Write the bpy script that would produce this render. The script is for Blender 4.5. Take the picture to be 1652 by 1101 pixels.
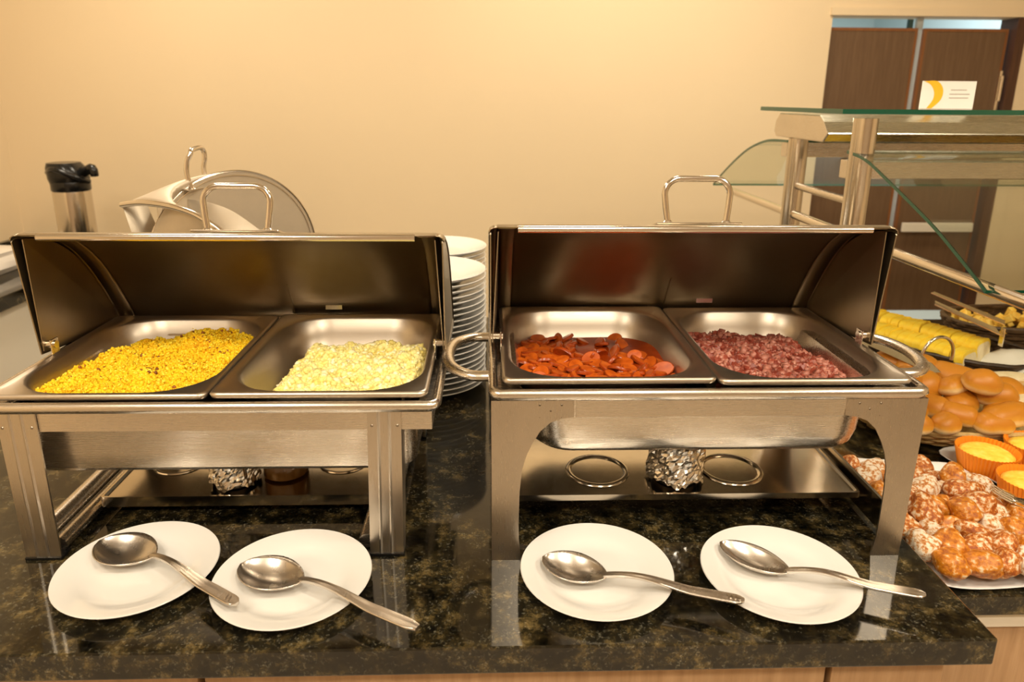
import bpy, math, random
import numpy as np
from mathutils import Vector, Matrix, Euler

for o in list(bpy.data.objects): bpy.data.objects.remove(o)
sc = bpy.context.scene
COL = sc.collection
PI = math.pi
random.seed(11)
rng = np.random.default_rng(7)

# ------------------------------------------------------------------ camera
cam_d = bpy.data.cameras.new('camera'); cam = bpy.data.objects.new('camera', cam_d); COL.objects.link(cam)
R_ = Vector((0.99952082, -0.03012083, 0.00713184)); U_ = Vector((0.00116425, 0.26682422, 0.96374451)); F_ = Vector((0.03093173, 0.9632744, -0.26673144))
cam.matrix_world = Matrix(((R_.x, U_.x, -F_.x, 0), (R_.y, U_.y, -F_.y, 0), (R_.z, U_.z, -F_.z, 0.596), (0, 0, 0, 1)))
cam_d.sensor_fit = 'HORIZONTAL'; cam_d.sensor_width = 36; cam_d.lens = 1146.9 / 1652 * 36
cam_d.shift_x = 0.8 / 1652; cam_d.shift_y = -74.2 / 1652
cam_d.clip_start = 0.02; cam_d.clip_end = 50
cam_d.dof.use_dof = True; cam_d.dof.focus_distance = 1.02; cam_d.dof.aperture_fstop = 5.6
sc.camera = cam

# ------------------------------------------------------------------ world, lights, exposure
w = bpy.data.worlds.new('world'); sc.world = w; w.use_nodes = True
bgn = w.node_tree.nodes['Background']; bgn.inputs[0].default_value = (1.0, 0.80, 0.55, 1); bgn.inputs[1].default_value = 0.25
vs = sc.view_settings
vs.view_transform = 'Standard'; vs.look = 'None'; vs.gamma = 1; vs.use_curve_mapping = False; vs.exposure = 0.0
WARM = (1.0, 0.875, 0.69)
CEIL = 1.75
LAMP_W = 15.0
LAMP_POS = [(-1.15, 2.15), (0.3, 2.15), (1.02, 2.2), (-0.95, 0.10), (0.35, 0.10), (1.65, 0.30), (-0.95, -0.75), (0.35, -0.75), (1.65, -0.75)]
LAMP_F = [.90, .80, .45, .85, .80, 1.0, 1.0, 1.1, 1.0]
for i, (lx, ly) in enumerate(LAMP_POS):
    ld = bpy.data.lights.new('downlight_glow', 'AREA'); ld.shape = 'DISK'; ld.size = 0.34; ld.energy = LAMP_W * LAMP_F[i]; ld.color = WARM
    lo = bpy.data.objects.new('downlight_glow', ld); COL.objects.link(lo); lo.location = (lx, ly, CEIL - 0.035)
ld = bpy.data.lights.new('far_room_glow', 'AREA'); ld.shape = 'SQUARE'; ld.size = 0.8; ld.energy = 60; ld.color = (0.85, 0.95, 1.0)
lo = bpy.data.objects.new('far_room_glow', ld); COL.objects.link(lo); lo.location = (2.3, 4.6, 1.6)

# ------------------------------------------------------------------ helpers
WLOC = {}
def tag(o, label=None, cat=None, group=None, kind=None):
    if label: o['label'] = label
    if cat: o['category'] = cat
    if group: o['group'] = group
    if kind: o['kind'] = kind
    return o
def thing(name, label, cat, loc=(0, 0, 0), group=None, kind=None):
    o = bpy.data.objects.new(name, None); COL.objects.link(o); o.location = loc; o.empty_display_size = 0.02
    WLOC[o.name] = Vector(loc)
    return tag(o, label, cat, group, kind)

class MB:
    def __init__(s): s.v = []; s.f = []
    def add(s, v, f):
        n = len(s.v); s.v += [tuple(p) for p in v]; s.f += [tuple(i + n for i in q) for q in f]; return s
    def box(s, x0, x1, y0, y1, z0, z1):
        v = [(x0, y0, z0), (x1, y0, z0), (x1, y1, z0), (x0, y1, z0), (x0, y0, z1), (x1, y0, z1), (x1, y1, z1), (x0, y1, z1)]
        return s.add(v, [(0, 3, 2, 1), (4, 5, 6, 7), (0, 1, 5, 4), (1, 2, 6, 5), (2, 3, 7, 6), (3, 0, 4, 7)])
    def obox(s, c, dims, rz=0, rx=0, ry=0):
        m = Matrix.Translation(c) @ Euler((rx, ry, rz)).to_matrix().to_4x4()
        a, b, d = [q / 2 for q in dims]
        v = [m @ Vector(p) for p in ((-a, -b, -d), (a, -b, -d), (a, b, -d), (-a, b, -d), (-a, -b, d), (a, -b, d), (a, b, d), (-a, b, d))]
        return s.add(v, [(0, 3, 2, 1), (4, 5, 6, 7), (0, 1, 5, 4), (1, 2, 6, 5), (2, 3, 7, 6), (3, 0, 4, 7)])
    def tube(s, pts, r, n=12, closed=False, flat=1.0, up=None):
        pts = [Vector(p) for p in pts]; m = len(pts); rs = r if isinstance(r, (list, tuple)) else [r] * m
        v = []; f = []; pn = None
        for i, p in enumerate(pts):
            a = pts[(i - 1) % m] if (closed or i > 0) else pts[i]; b = pts[(i + 1) % m] if (closed or i < m - 1) else pts[i]
            t = (b - a).normalized()
            if up is not None: nn = Vector(up); nn = (nn - t * nn.dot(t)).normalized()
            elif pn is None:
                q = Vector((0, 0, 1)) if abs(t.z) < .9 else Vector((1, 0, 0)); nn = (q - t * q.dot(t)).normalized()
            else: nn = (pn - t * pn.dot(t)).normalized()
            pn = nn; bb = t.cross(nn)
            for k in range(n):
                an = 2 * PI * k / n; v.append(p + nn * math.cos(an) * rs[i] * flat + bb * math.sin(an) * rs[i])
        for i in range(m if closed else m - 1):
            j = (i + 1) % m
            for k in range(n):
                l = (k + 1) % n; f.append((i * n + k, i * n + l, j * n + l, j * n + k))
        if not closed: f.append(tuple(range(n))[::-1]); f.append(tuple((m - 1) * n + k for k in range(n)))
        return s.add(v, f)
    def lathe(s, prof, c=(0, 0, 0), n=48, cap0=False, cap1=False):
        v = []; f = []; m = len(prof)
        for (r, z) in prof:
            for k in range(n):
                a = 2 * PI * k / n; v.append((c[0] + r * math.cos(a), c[1] + r * math.sin(a), c[2] + z))
        for i in range(m - 1):
            for k in range(n):
                l = (k + 1) % n; f.append((i * n + k, i * n + l, (i + 1) * n + l, (i + 1) * n + k))
        if cap0: f.append(tuple(range(n))[::-1])
        if cap1: f.append(tuple((m - 1) * n + k for k in range(n)))
        return s.add(v, f)
    def loft(s, rings, cap0=False, cap1=False, closed=True):
        n = len(rings[0]); v = [p for r in rings for p in r]; f = []
        for i in range(len(rings) - 1):
            for k in range(n if closed else n - 1):
                l = (k + 1) % n; f.append((i * n + k, i * n + l, (i + 1) * n + l, (i + 1) * n + k))
        if cap0: f.append(tuple(range(n))[::-1])
        if cap1: f.append(tuple((len(rings) - 1) * n + k for k in range(n)))
        return s.add(v, f)
    def prism(s, poly, d):
        """poly: 3D points (planar), d: extrude vector"""
        d = Vector(d); a = [Vector(p) for p in poly]; n = len(a)
        v = a + [p + d for p in a]
        f = [tuple(range(n)), tuple(range(2 * n - 1, n - 1, -1))] + [(k, k + n, (k + 1) % n + n, (k + 1) % n) for k in range(n)]
        return s.add(v, f)

def obj(name, mb, mat, parent=None, smooth=True, bevel=0, label=None, subsurf=0, solid=0, seg=2, angle=40):
    me = bpy.data.meshes.new(name)
    off = WLOC[parent.name] if parent is not None else Vector((0, 0, 0))
    if isinstance(mb, tuple): v, f = mb; v = np.asarray(v, dtype=float) - np.array(off); me.from_pydata(v.tolist(), [], f)
    else: me.from_pydata([Vector(p) - off for p in mb.v], [], mb.f)
    me.update()
    if smooth: me.polygons.foreach_set('use_smooth', [True] * len(me.polygons))
    me.materials.append(mat)
    o = bpy.data.objects.new(name, me); COL.objects.link(o)
    if parent is not None: o.parent = parent
    WLOC[o.name] = off
    if solid: m = o.modifiers.new('s', 'SOLIDIFY'); m.thickness = solid; m.offset = 0
    if bevel: m = o.modifiers.new('b', 'BEVEL'); m.width = bevel; m.segments = seg; m.limit_method = 'ANGLE'; m.angle_limit = math.radians(35)
    if subsurf: m = o.modifiers.new('u', 'SUBSURF'); m.levels = subsurf; m.render_levels = subsurf
    if smooth and not subsurf:
        try: me.set_sharp_from_angle(angle=math.radians(angle))
        except Exception: pass
    if label: o['label'] = label
    return o
def struct(name, mb, mat, label=None, smooth=False, bevel=0):
    return tag(obj(name, mb, mat, None, smooth, bevel), label, None, None, 'structure')
def single(name, mb, mat, label, cat, loc=(0, 0, 0), group=None, kind=None, **k):
    """one-mesh thing: geometry given in world coordinates, origin moved to loc"""
    o = obj(name, mb, mat, None, **k)
    L = Vector(loc); o.data.transform(Matrix.Translation(-L)); o.location = L; WLOC[o.name] = L
    return tag(o, label, cat, group, kind)
def dup(root, loc, rot=None, scale=None, label=None, group=None):
    r = root.copy(); COL.objects.link(r); r.location = loc
    if rot is not None: r.rotation_euler = rot
    if scale is not None: r.scale = scale
    if label: r['label'] = label
    if group: r['group'] = group
    for ch in list(root.children):
        c = ch.copy(); COL.objects.link(c); c.parent = r
        for g in ch.children:
            d = g.copy(); COL.objects.link(d); d.parent = c
    return r
def rrect(x0, x1, y0, y1, r, z, n=7):
    """counter-clockwise rounded rectangle ring"""
    out = []; r = max(min(r, (x1 - x0) / 2 - 1e-5, (y1 - y0) / 2 - 1e-5), 1e-5)
    for cx, cy, a0 in ((x1 - r, y0 + r, -PI / 2), (x1 - r, y1 - r, 0), (x0 + r, y1 - r, PI / 2), (x0 + r, y0 + r, PI)):
        for k in range(n + 1):
            a = a0 + PI / 2 * k / n; out.append((cx + r * math.cos(a), cy + r * math.sin(a), z))
    return out
def smoothpath(pts, n=8):
    P = [Vector(p) for p in pts]; out = []
    for i in range(len(P) - 1):
        p0 = P[max(i - 1, 0)]; p1 = P[i]; p2 = P[i + 1]; p3 = P[min(i + 2, len(P) - 1)]
        for k in range(n):
            t = k / n
            out.append(0.5 * ((2 * p1) + (-p0 + p2) * t + (2 * p0 - 5 * p1 + 4 * p2 - p3) * t * t + (-p0 + 3 * p1 - 3 * p2 + p3) * t ** 3))
    out.append(P[-1]); return out

# ------------------------------------------------------------------ materials
def newmat(name):
    m = bpy.data.materials.new(name); m.use_nodes = True; nt = m.node_tree
    return m, nt, nt.nodes['Principled BSDF']
def N(nt, t, **k):
    n = nt.nodes.new(t)
    for a, b in k.items():
        if a.startswith('i_'): n.inputs[a[2:].replace('_', ' ')].default_value = b
        else: setattr(n, a, b)
    return n
def ramp(nt, src, stops, interp='LINEAR'):
    r = nt.nodes.new('ShaderNodeValToRGB'); r.color_ramp.interpolation = interp
    while len(r.color_ramp.elements) > len(stops): r.color_ramp.elements.remove(r.color_ramp.elements[-1])
    while len(r.color_ramp.elements) < len(stops): r.color_ramp.elements.new(0.5)
    for e, (p, c) in zip(r.color_ramp.elements, stops): e.position = p; e.color = (*c, 1) if len(c) == 3 else c
    nt.links.new(src, r.inputs[0]); return r
def coords(nt, scale=(1, 1, 1), kind='Object'):
    tc = nt.nodes.new('ShaderNodeTexCoord'); mp = nt.nodes.new('ShaderNodeMapping'); mp.inputs['Scale'].default_value = scale
    nt.links.new(tc.outputs[kind], mp.inputs[0]); return mp.outputs[0]
def noise(nt, vec, scale, detail=4, rough=.5):
    n = N(nt, 'ShaderNodeTexNoise'); n.inputs['Scale'].default_value = scale; n.inputs['Detail'].default_value = detail; n.inputs['Roughness'].default_value = rough
    nt.links.new(vec, n.inputs['Vector']); return n.outputs['Fac']
def bump(nt, b, h, strength=.2, dist=.001):
    n = N(nt, 'ShaderNodeBump'); n.inputs['Strength'].default_value = strength; n.inputs['Distance'].default_value = dist
    nt.links.new(h, n.inputs['Height']); nt.links.new(n.outputs[0], b.inputs['Normal'])
def plain(name, col, rough=.5, metal=0, spec=.5, **k):
    m, nt, b = newmat(name); b.inputs['Base Color'].default_value = (*col, 1); b.inputs['Roughness'].default_value = rough; b.inputs['Metallic'].default_value = metal
    b.inputs['Specular IOR Level'].default_value = spec
    for a, v in k.items(): b.inputs[a.replace('_', ' ')].default_value = v
    return m
def steel(name, col=(.72, .66, .58), rough=.22, streak=(2, 60, 60), amt=.10, stain=None, bmp=.008):
    m, nt, b = newmat(name); b.inputs['Metallic'].default_value = 1
    v = coords(nt, streak); n = noise(nt, v, 12, 3, .6)
    r = ramp(nt, n, [(.3, (rough - amt / 4,) * 3), (.7, (rough + amt / 4,) * 3)]); nt.links.new(r.outputs[0], b.inputs['Roughness'])
    v2 = coords(nt, (1, 1, 1)); n2 = noise(nt, v2, 9, 6, .6)
    c2 = stain or tuple(q * .90 for q in col)
    cr = ramp(nt, n2, [(.25, c2), (.60, col)]); nt.links.new(cr.outputs[0], b.inputs['Base Color'])
    bump(nt, b, n, bmp, .0003)
    return m
M_STEEL = steel('brushed_steel', rough=.27, amt=.06, bmp=.002)
M_STEELV = steel('brushed_steel_upright', col=(.64, .58, .50), rough=.29, streak=(90, 90, 1))
M_POST = steel('post_steel', col=(.66, .60, .52), rough=.17, streak=(90, 90, 1), bmp=.003)
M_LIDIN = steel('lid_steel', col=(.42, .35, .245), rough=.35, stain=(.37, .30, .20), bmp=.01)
M_PAN = steel('pan_steel', col=(.62, .55, .46), rough=.36, streak=(3, 3, 90), stain=(.54, .47, .37), bmp=0.004)
M_CHROME = steel('polished_steel', col=(.78, .72, .64), rough=.15, amt=.02, bmp=0)
M_SPOON = steel('worn_cutlery_steel', col=(.70, .65, .59), rough=.27, streak=(4, 4, 4), stain=(.68, .63, .57), bmp=.0, amt=.03)
M_SHELF = steel('shelf_steel', col=(.60, .54, .45), rough=.15, stain=(.5, .45, .37), bmp=.006)
M_LIDOUT = steel('dull_lid_steel', col=(.66, .58, .46), rough=.60, bmp=.003)

def make_granite():
    m, nt, b = newmat('dark_granite'); v = coords(nt, (1, 1, 1))
    vo = N(nt, 'ShaderNodeTexVoronoi'); vo.inputs['Scale'].default_value = 140; nt.links.new(v, vo.inputs['Vector'])
    n1 = noise(nt, v, 52, 9, .72); n2 = noise(nt, v, 210, 5, .7)
    r1 = ramp(nt, n1, [(.40, (.004, .004, .003)), (.50, (.020, .016, .007)), (.57, (.066, .048, .018)), (.68, (.17, .12, .045))])
    r2 = ramp(nt, n2, [(.55, (0, 0, 0)), (.66, (.13, .12, .085)), (.76, (.30, .28, .22))])
    mx = N(nt, 'ShaderNodeMix', data_type='RGBA', blend_type='ADD'); mx.inputs[0].default_value = .7
    nt.links.new(r1.outputs[0], mx.inputs[6]); nt.links.new(r2.outputs[0], mx.inputs[7])
    n3 = noise(nt, v, 17, 3, .5); r3 = ramp(nt, n3, [(.42, (.25, .25, .25)), (.6, (1, 1, 1))])
    m2 = N(nt, 'ShaderNodeMix', data_type='RGBA', blend_type='MULTIPLY'); m2.inputs[0].default_value = 1
    nt.links.new(mx.outputs[2], m2.inputs[6]); nt.links.new(r3.outputs[0], m2.inputs[7])
    nt.links.new(m2.outputs[2], b.inputs['Base Color'])
    b.inputs['Roughness'].default_value = .07; b.inputs['Specular IOR Level'].default_value = .6
    return m
M_GRANITE = make_granite()
def make_wall(name, col, rough=.7):
    m, nt, b = newmat(name); v = coords(nt, (1, 1, 1)); n = noise(nt, v, 1.3, 3); n2 = noise(nt, v, 160, 3)
    r = ramp(nt, n, [(.3, tuple(c * .965 for c in col)), (.7, col)]); nt.links.new(r.outputs[0], b.inputs['Base Color'])
    b.inputs['Roughness'].default_value = rough; bump(nt, b, n2, .08, .0008); return m
M_WALL = make_wall('cream_wall_paint', (.83, .67, .44), .6)
M_CEIL = make_wall('ceiling_paint', (.82, .78, .70), .8)
M_FLOOR = make_wall('floor_tile', (.50, .42, .32), .35)
M_DARKFLOOR = make_wall('dark_floor', (.16, .12, .085), .5)
M_WHITEPAINT = make_wall('white_cabinet', (.78, .72, .6), .45)
M_BLUE = make_wall('pale_blue_wall', (.50, .58, .58), .6)
def make_wood(name, c0, c1, sc_=(9, 9, .7), rough=.45):
    m, nt, b = newmat(name); v = coords(nt, sc_); n = noise(nt, v, 9, 5, .6)
    r = ramp(nt, n, [(.3, c0), (.7, c1)]); nt.links.new(r.outputs[0], b.inputs['Base Color']); b.inputs['Roughness'].default_value = rough
    bump(nt, b, n, .1, .0006); return m
M_DOOR = make_wood('brown_door_veneer', (.125, .068, .032), (.165, .095, .048))
M_EDGE = make_wood('reddish_door_edge', (.20, .070, .018), (.26, .10, .03))
M_OAK = make_wood('oak_laminate', (.38, .225, .11), (.52, .33, .18), (9, 9, .6))
M_BLACK = plain('black_plastic', (.006, .006, .006), .22)
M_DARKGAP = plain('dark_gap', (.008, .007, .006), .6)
M_CHINA = plain('white_china', (.78, .765, .73), .12, spec=.6, Coat_Weight=.4, Coat_Roughness=.05)
M_CHINA2 = plain('white_platter_china', (.80, .78, .76), .16, spec=.6)
M_FOIL = plain('aluminium_foil', (.82, .79, .74), .16, 1)
M_AMBER = plain('amber_gel', (.16, .075, .015), .12)
M_LAMP = None
def glass(name, tint, rough=0.0):
    m, nt, b = newmat(name)
    b.inputs['Base Color'].default_value = (*tint, 1); b.inputs['Roughness'].default_value = rough; b.inputs['Transmission Weight'].default_value = 1; b.inputs['IOR'].default_value = 1.45
    return m
def thin_glass(name, tint, refl=.08):
    """clear pane: transparent with a fresnel mirror so that light passes without noise"""
    m = bpy.data.materials.new(name); m.use_nodes = True; nt = m.node_tree; nt.nodes.clear()
    out = N(nt, 'ShaderNodeOutputMaterial'); t = N(nt, 'ShaderNodeBsdfTransparent'); t.inputs[0].default_value = (*tint, 1)
    g = N(nt, 'ShaderNodeBsdfGlossy'); g.inputs['Roughness'].default_value = .01; g.inputs[0].default_value = (1, 1, 1, 1)
    fr = N(nt, 'ShaderNodeFresnel'); fr.inputs[0].default_value = 1.45; mx = N(nt, 'ShaderNodeMixShader')
    nt.links.new(fr.outputs[0], mx.inputs[0]); nt.links.new(t.outputs[0], mx.inputs[1]); nt.links.new(g.outputs[0], mx.inputs[2]); nt.links.new(mx.outputs[0], out.inputs[0])
    return m
M_PANE = thin_glass('clear_glass_pane', (.93, .96, .92))
M_GEDGE = plain('green_glass_edge', (.004, .085, .048), .08, spec=.7)

def foodmat(name, stops, scale=40, rough=.6, bumps=.4, sss=0.0, zstops=None, dist=.002, detail=5, spec=.5):
    m, nt, b = newmat(name); v = coords(nt, (1, 1, 1)); n = noise(nt, v, scale, detail, .6)
    r = ramp(nt, n, stops); src = r.outputs[0]
    nt.links.new(src, b.inputs['Base Color']); b.inputs['Roughness'].default_value = rough; b.inputs['Specular IOR Level'].default_value = spec
    if bumps: bump(nt, b, n, bumps, dist)
    if sss: b.inputs['Subsurface Weight'].default_value = sss; b.inputs['Subsurface Radius'].default_value = (.01, .005, .002)
    return m
M_COUS = foodmat('yellow_corn_meal', [(.3, (.82, .46, .002)), (.5, (.92, .60, .004)), (.7, (.96, .70, .015))], 35, .75, .3)
M_COUSD = foodmat('browned_bits', [(.3, (.16, .045, .006)), (.7, (.42, .14, .012))], 90, .6, .2)
M_EGG = foodmat('scrambled_egg', [(.3, (.84, .68, .17)), (.5, (.88, .76, .28)), (.7, (.91, .84, .42))], 40, .5, .3)
M_MEAT = foodmat('chopped_meat', [(.3, (.13, .020, .012)), (.5, (.27, .05, .028)), (.7, (.40, .12, .075))], 55, .38, .4)
M_MEATL = foodmat('pale_chopped_meat', [(.3, (.26, .07, .045)), (.6, (.50, .20, .14)), (.75, (.60, .33, .24))], 55, .42, .4)
M_SAUCE = foodmat('red_sauce', [(.35, (.22, .022, .002)), (.6, (.36, .050, .004)), (.75, (.42, .11, .010))], 16, .10, .15, dist=.002)
M_SAUS = foodmat('sausage_slice', [(.3, (.40, .060, .005)), (.6, (.60, .12, .010)), (.8, (.66, .19, .025))], 60, .34, .3, spec=.3)
M_SAUSD = foodmat('sausage_skin', [(.3, (.24, .03, .003)), (.6, (.42, .065, .006))], 60, .25, .2)
def bread_mat(name, top, top2, side, z0=.012, z1=.030):
    m, nt, b = newmat(name); tc = nt.nodes.new('ShaderNodeTexCoord'); sp = nt.nodes.new('ShaderNodeSeparateXYZ'); nt.links.new(tc.outputs['Object'], sp.inputs[0])
    n = noise(nt, tc.outputs['Object'], 30, 5, .6); ad = N(nt, 'ShaderNodeMath', operation='MULTIPLY_ADD'); ad.inputs[1].default_value = .012
    nt.links.new(n, ad.inputs[0]); nt.links.new(sp.outputs[2], ad.inputs[2])
    mr = N(nt, 'ShaderNodeMapRange'); mr.inputs[1].default_value = z0 + .006; mr.inputs[2].default_value = z1 + .006; nt.links.new(ad.outputs[0], mr.inputs[0])
    r = ramp(nt, mr.outputs[0], [(.0, side), (.30, tuple((a + c) / 2 for a, c in zip(side, top))), (.55, top), (1, top2)])
    nt.links.new(r.outputs[0], b.inputs['Base Color']); b.inputs['Roughness'].default_value = .42; bump(nt, b, n, .25, .0015); return m
M_ROLL = bread_mat('golden_bread_roll', (.68, .33, .035), (.56, .21, .014), (.86, .68, .38), .012, .030)
M_ROLLP = bread_mat('pale_bread_roll', (.76, .54, .20), (.70, .42, .09), (.84, .70, .42))
M_CRUMB = foodmat('white_bread_crumb', [(.3, (.80, .64, .38)), (.7, (.90, .78, .54))], 60, .8, .5)
M_NUT = foodmat('sugared_fried_dough', [(.40, (.30, .065, .004)), (.49, (.52, .16, .010)), (.53, (.60, .30, .11)), (.60, (.78, .64, .46))], 150, .5, .8, dist=.003, detail=12)
M_NUT2 = foodmat('fried_dough', [(.35, (.28, .06, .003)), (.55, (.62, .22, .012)), (.59, (.66, .36, .13)), (.68, (.78, .64, .46))], 120, .35, .6, dist=.003, detail=12)
M_NUT3 = foodmat('thickly_sugared_dough', [(.36, (.38, .10, .008)), (.45, (.60, .30, .10)), (.50, (.76, .62, .45)), (.62, (.84, .74, .60))], 170, .65, .9, dist=.003, detail=12)
M_CUP = plain('orange_paper_cup', (.95, .30, .010), .55, Transmission_Weight=.0)
M_CAKE = foodmat('yellow_corn_cake', [(.3, (.86, .52, .035)), (.5, (.92, .66, .07)), (.7, (.95, .76, .16))], 70, .65, .6)
M_CHEESE = foodmat('yellow_cake_crust', [(.3, (.88, .54, .02)), (.5, (.94, .66, .04)), (.7, (.96, .76, .10))], 30, .55, .4)
M_TOAST = foodmat('toasted_cube', [(.3, (.72, .34, .03)), (.5, (.86, .52, .07)), (.7, (.92, .68, .18))], 30, .6, .3)
M_WICKER = foodmat('straw_wicker', [(.3, (.46, .30, .10)), (.7, (.70, .50, .22))], 90, .6, .3)
M_WICKERD = foodmat('dark_wicker', [(.3, (.020, .010, .005)), (.7, (.055, .028, .012))], 90, .35, .3)
M_WICKERB = foodmat('brown_wicker', [(.3, (.06, .03, .012)), (.7, (.12, .065, .03))], 90, .45, .3)
M_PAPER = plain('white_paper', (.82, .78, .72), .7)
M_YELLOW = plain('yellow_print', (.85, .46, .01), .6)
M_GREYP = plain('grey_print', (.42, .38, .33), .7)
M_CLOTH = plain('white_cloth', (.76, .70, .62), .85)
def emit(name, col, s):
    m = bpy.data.materials.new(name); m.use_nodes = True; nt = m.node_tree; nt.nodes.clear(); o = N(nt, 'ShaderNodeOutputMaterial'); e = N(nt, 'ShaderNodeEmission')
    e.inputs[0].default_value = (*col, 1); e.inputs[1].default_value = s; nt.links.new(e.outputs[0], o.inputs[0]); return m
M_LAMP = emit('lamp_disc', WARM, 9)

# ================================================================== SETTING
XL, XR, YB, YF, ZF = -1.95, 3.3, 3.0, -2.3, -0.87
DX0, DX1, DZ = 1.375, 2.135, 0.925
struct('floor', MB().box(XL - .1, XR + .1, YF - .1, 6.5, ZF - .1, ZF), M_FLOOR, 'beige tiled floor below the buffet counters')
wb = MB().box(XL - .1, DX0, YB, YB + .10, ZF, CEIL).box(DX0, DX1 + .10, YB, YB + .10, DZ, CEIL).box(DX1 + .10, XR + .1, YB, YB + .10, ZF, CEIL)
struct('wall_back', wb, M_WALL, 'cream painted wall behind the buffet with a doorway at right')
struct('wall_left', MB().box(XL - .1, XL, YF, YB, ZF, CEIL), M_WALL, 'cream painted wall on the left')
struct('wall_right', MB().box(XR, XR + .1, YF, YB, ZF, CEIL), M_WALL)
struct('wall_front', MB().box(XL - .1, XR + .1, YF - .1, YF, ZF, CEIL), make_wall('room_wall', (.48, .38, .27), .7))
struct('ceiling', MB().box(XL - .1, XR + .1, YF - .1, YB + .1, CEIL, CEIL + .1), M_CEIL)
struct('trim_1', MB().box(DX0 - .012, DX1 + .11, YB - .012, YB - .0005, DZ + .001, DZ + .03), M_WALL, 'cream lip above the doorway')
struct('trim_2', MB().box(DX1 + .001, DX1 + .040, YB - .004, YB + .099, ZF, DZ), make_wood('dark_jamb', (.06, .022, .01), (.10, .04, .018)), 'dark brown door jamb at the right of the opening')
struct('trim_3', MB().box(DX1 + .041, DX1 + .0995, YB - .002, YB + .099, ZF, DZ), M_WALL)
# room beyond the doorway
struct('wall_far', MB().box(.6, XR, 6.4, 6.5, ZF, CEIL), M_BLUE, 'pale blue grey wall of the room beyond the doorway')
struct('wall_far_left', MB().box(.5, .6, YB + .1, 6.5, ZF, CEIL), M_BLUE)
struct('wall_far_right', MB().box(XR, XR + .1, YB + .1, 6.5, ZF, CEIL), M_BLUE)
struct('ceiling_far', MB().box(.5, XR + .1, YB + .1, 6.5, CEIL, CEIL + .1), M_BLUE)
def door_leaf(x0, x1, label, n):
    z0, z1 = -.315, .883
    t = thing('door_%d' % n, label, None, ((x0 + x1) / 2, 3.04, z0), kind='structure')
    obj('door_panel', MB().box(x0 + .010, x1 - .010, 3.025, 3.055, z0, z1 - .012), M_DOOR, t, smooth=False)
    e = MB().box(x0, x0 + .010, 3.023, 3.057, z0, z1).box(x1 - .010, x1, 3.023, 3.057, z0, z1).box(x0 + .010, x1 - .010, 3.023, 3.057, z1 - .012, z1)
    obj('edge_band', e, M_EDGE, t, smooth=False)
    return t
d1 = door_leaf(1.377, 1.744, 'brown veneered door leaf at the left of the doorway', 1)
d2 = door_leaf(1.772, 2.122, 'brown veneered door leaf at the right of the doorway', 2)
obj('pale_bar', MB().box(1.785, 2.095, 2.985, 3.0, .050, .090).box(1.80, 1.82, 3.0, 3.0255, .06, .08).box(2.06, 2.08, 3.0, 3.0255, .06, .08), M_WHITEPAINT, d2, smooth=False, bevel=.003, label='pale horizontal bar')  # pale bar on two small blocks, set across the right leaf
struct('trim_4', MB().box(1.7445, 1.7715, 3.04, 3.055, -.6, .924), plain('pale_metal_post', (.55, .62, .66), .4), 'pale metal strip between the two door leaves')
hg = obj('hinge', MB().tube([(2.122, 3.012, .60), (2.122, 3.012, .70)], .007).box(2.112, 2.128, 3.016, 3.023, .56, .72), M_CHROME, d2, label='metal hinge on the right edge')
struct('trim_5', MB().box(2.0, 2.02, 3.55, 3.57, -.87, 1.2), plain('dark_frame', (.02, .05, .04), .5))
# ceiling lamps
for i, (lx, ly) in enumerate(LAMP_POS):
    if i == 0:
        L0 = thing('ceiling_downlight', 'round ceiling downlight, left one of the row by the back wall', 'lamp', (lx, ly, CEIL - .03), 'ceiling downlights')
        obj('trim_ring', MB().lathe([(.172, 0), (.19, .0), (.19, .03), (.172, .03), (.172, 0)], (lx, ly, CEIL - .03), 32), M_WHITEPAINT, L0)
        obj('diffuser', MB().lathe([(.0001, .008), (.171, .008)], (lx, ly, CEIL - .03), 32), M_LAMP, L0)
    else: dup(L0, (lx, ly, CEIL - .03), label='round ceiling downlight, %s one of the row %s' % (['left', 'middle', 'right'][i % 3], ['by the back wall', 'above the buffet', 'behind the camera'][i // 3]))

# ---- counters
IX0, IX1, IY0, IY1, IT = -.90, .585, .665, 1.92, .036
ct = thing('buffet_counter', 'dark speckled granite buffet counter with wooden base under the chafing dishes', 'counter', (0, 1.3, ZF))
obj('countertop', MB().box(IX0, IX1, IY0, IY1, -IT, 0), M_GRANITE, ct, smooth=False, bevel=.0022, label='polished dark granite top')
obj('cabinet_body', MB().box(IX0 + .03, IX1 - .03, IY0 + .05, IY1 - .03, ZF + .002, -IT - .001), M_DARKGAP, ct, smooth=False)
xs = [-.868, -.34, .0, .41, .565]
xs = [-.868, -.338, .408, .553]
for a, b_ in zip(xs[:-1], xs[1:]):
    obj('cabinet_door', MB().box(a + .004, b_ - .004, IY0 + .028, IY0 + .049, ZF + .08, -IT - .002), M_OAK, ct, smooth=False, bevel=.001)
RX0, RX1, RY0, RY1, RZ = .589, 2.6, .80, 2.05, -.05
rc = thing('side_counter', 'lower dark granite counter at right carrying breads and sweets', 'counter', (1.5, 1.4, ZF))
obj('countertop', MB().box(RX0, RX1, RY0, RY1, RZ - .032, RZ), M_GRANITE, rc, smooth=False, bevel=.002)
obj('metal_strip', MB().box(RX0, RX1, RY0 + .012, RY0 + .03, RZ - .062, RZ - .0325), M_WHITEPAINT, rc, smooth=False, bevel=.002, label='cream strip under the granite')
obj('cabinet_door', MB().box(RX0 + .002, 1.3, RY0 + .02, RY0 + .04, ZF + .05, RZ - .064), M_OAK, rc, smooth=False, bevel=.001)
obj('cabinet_door', MB().box(1.304, RX1, RY0 + .02, RY0 + .04, ZF + .05, RZ - .064), M_OAK, rc, smooth=False, bevel=.001)
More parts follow.
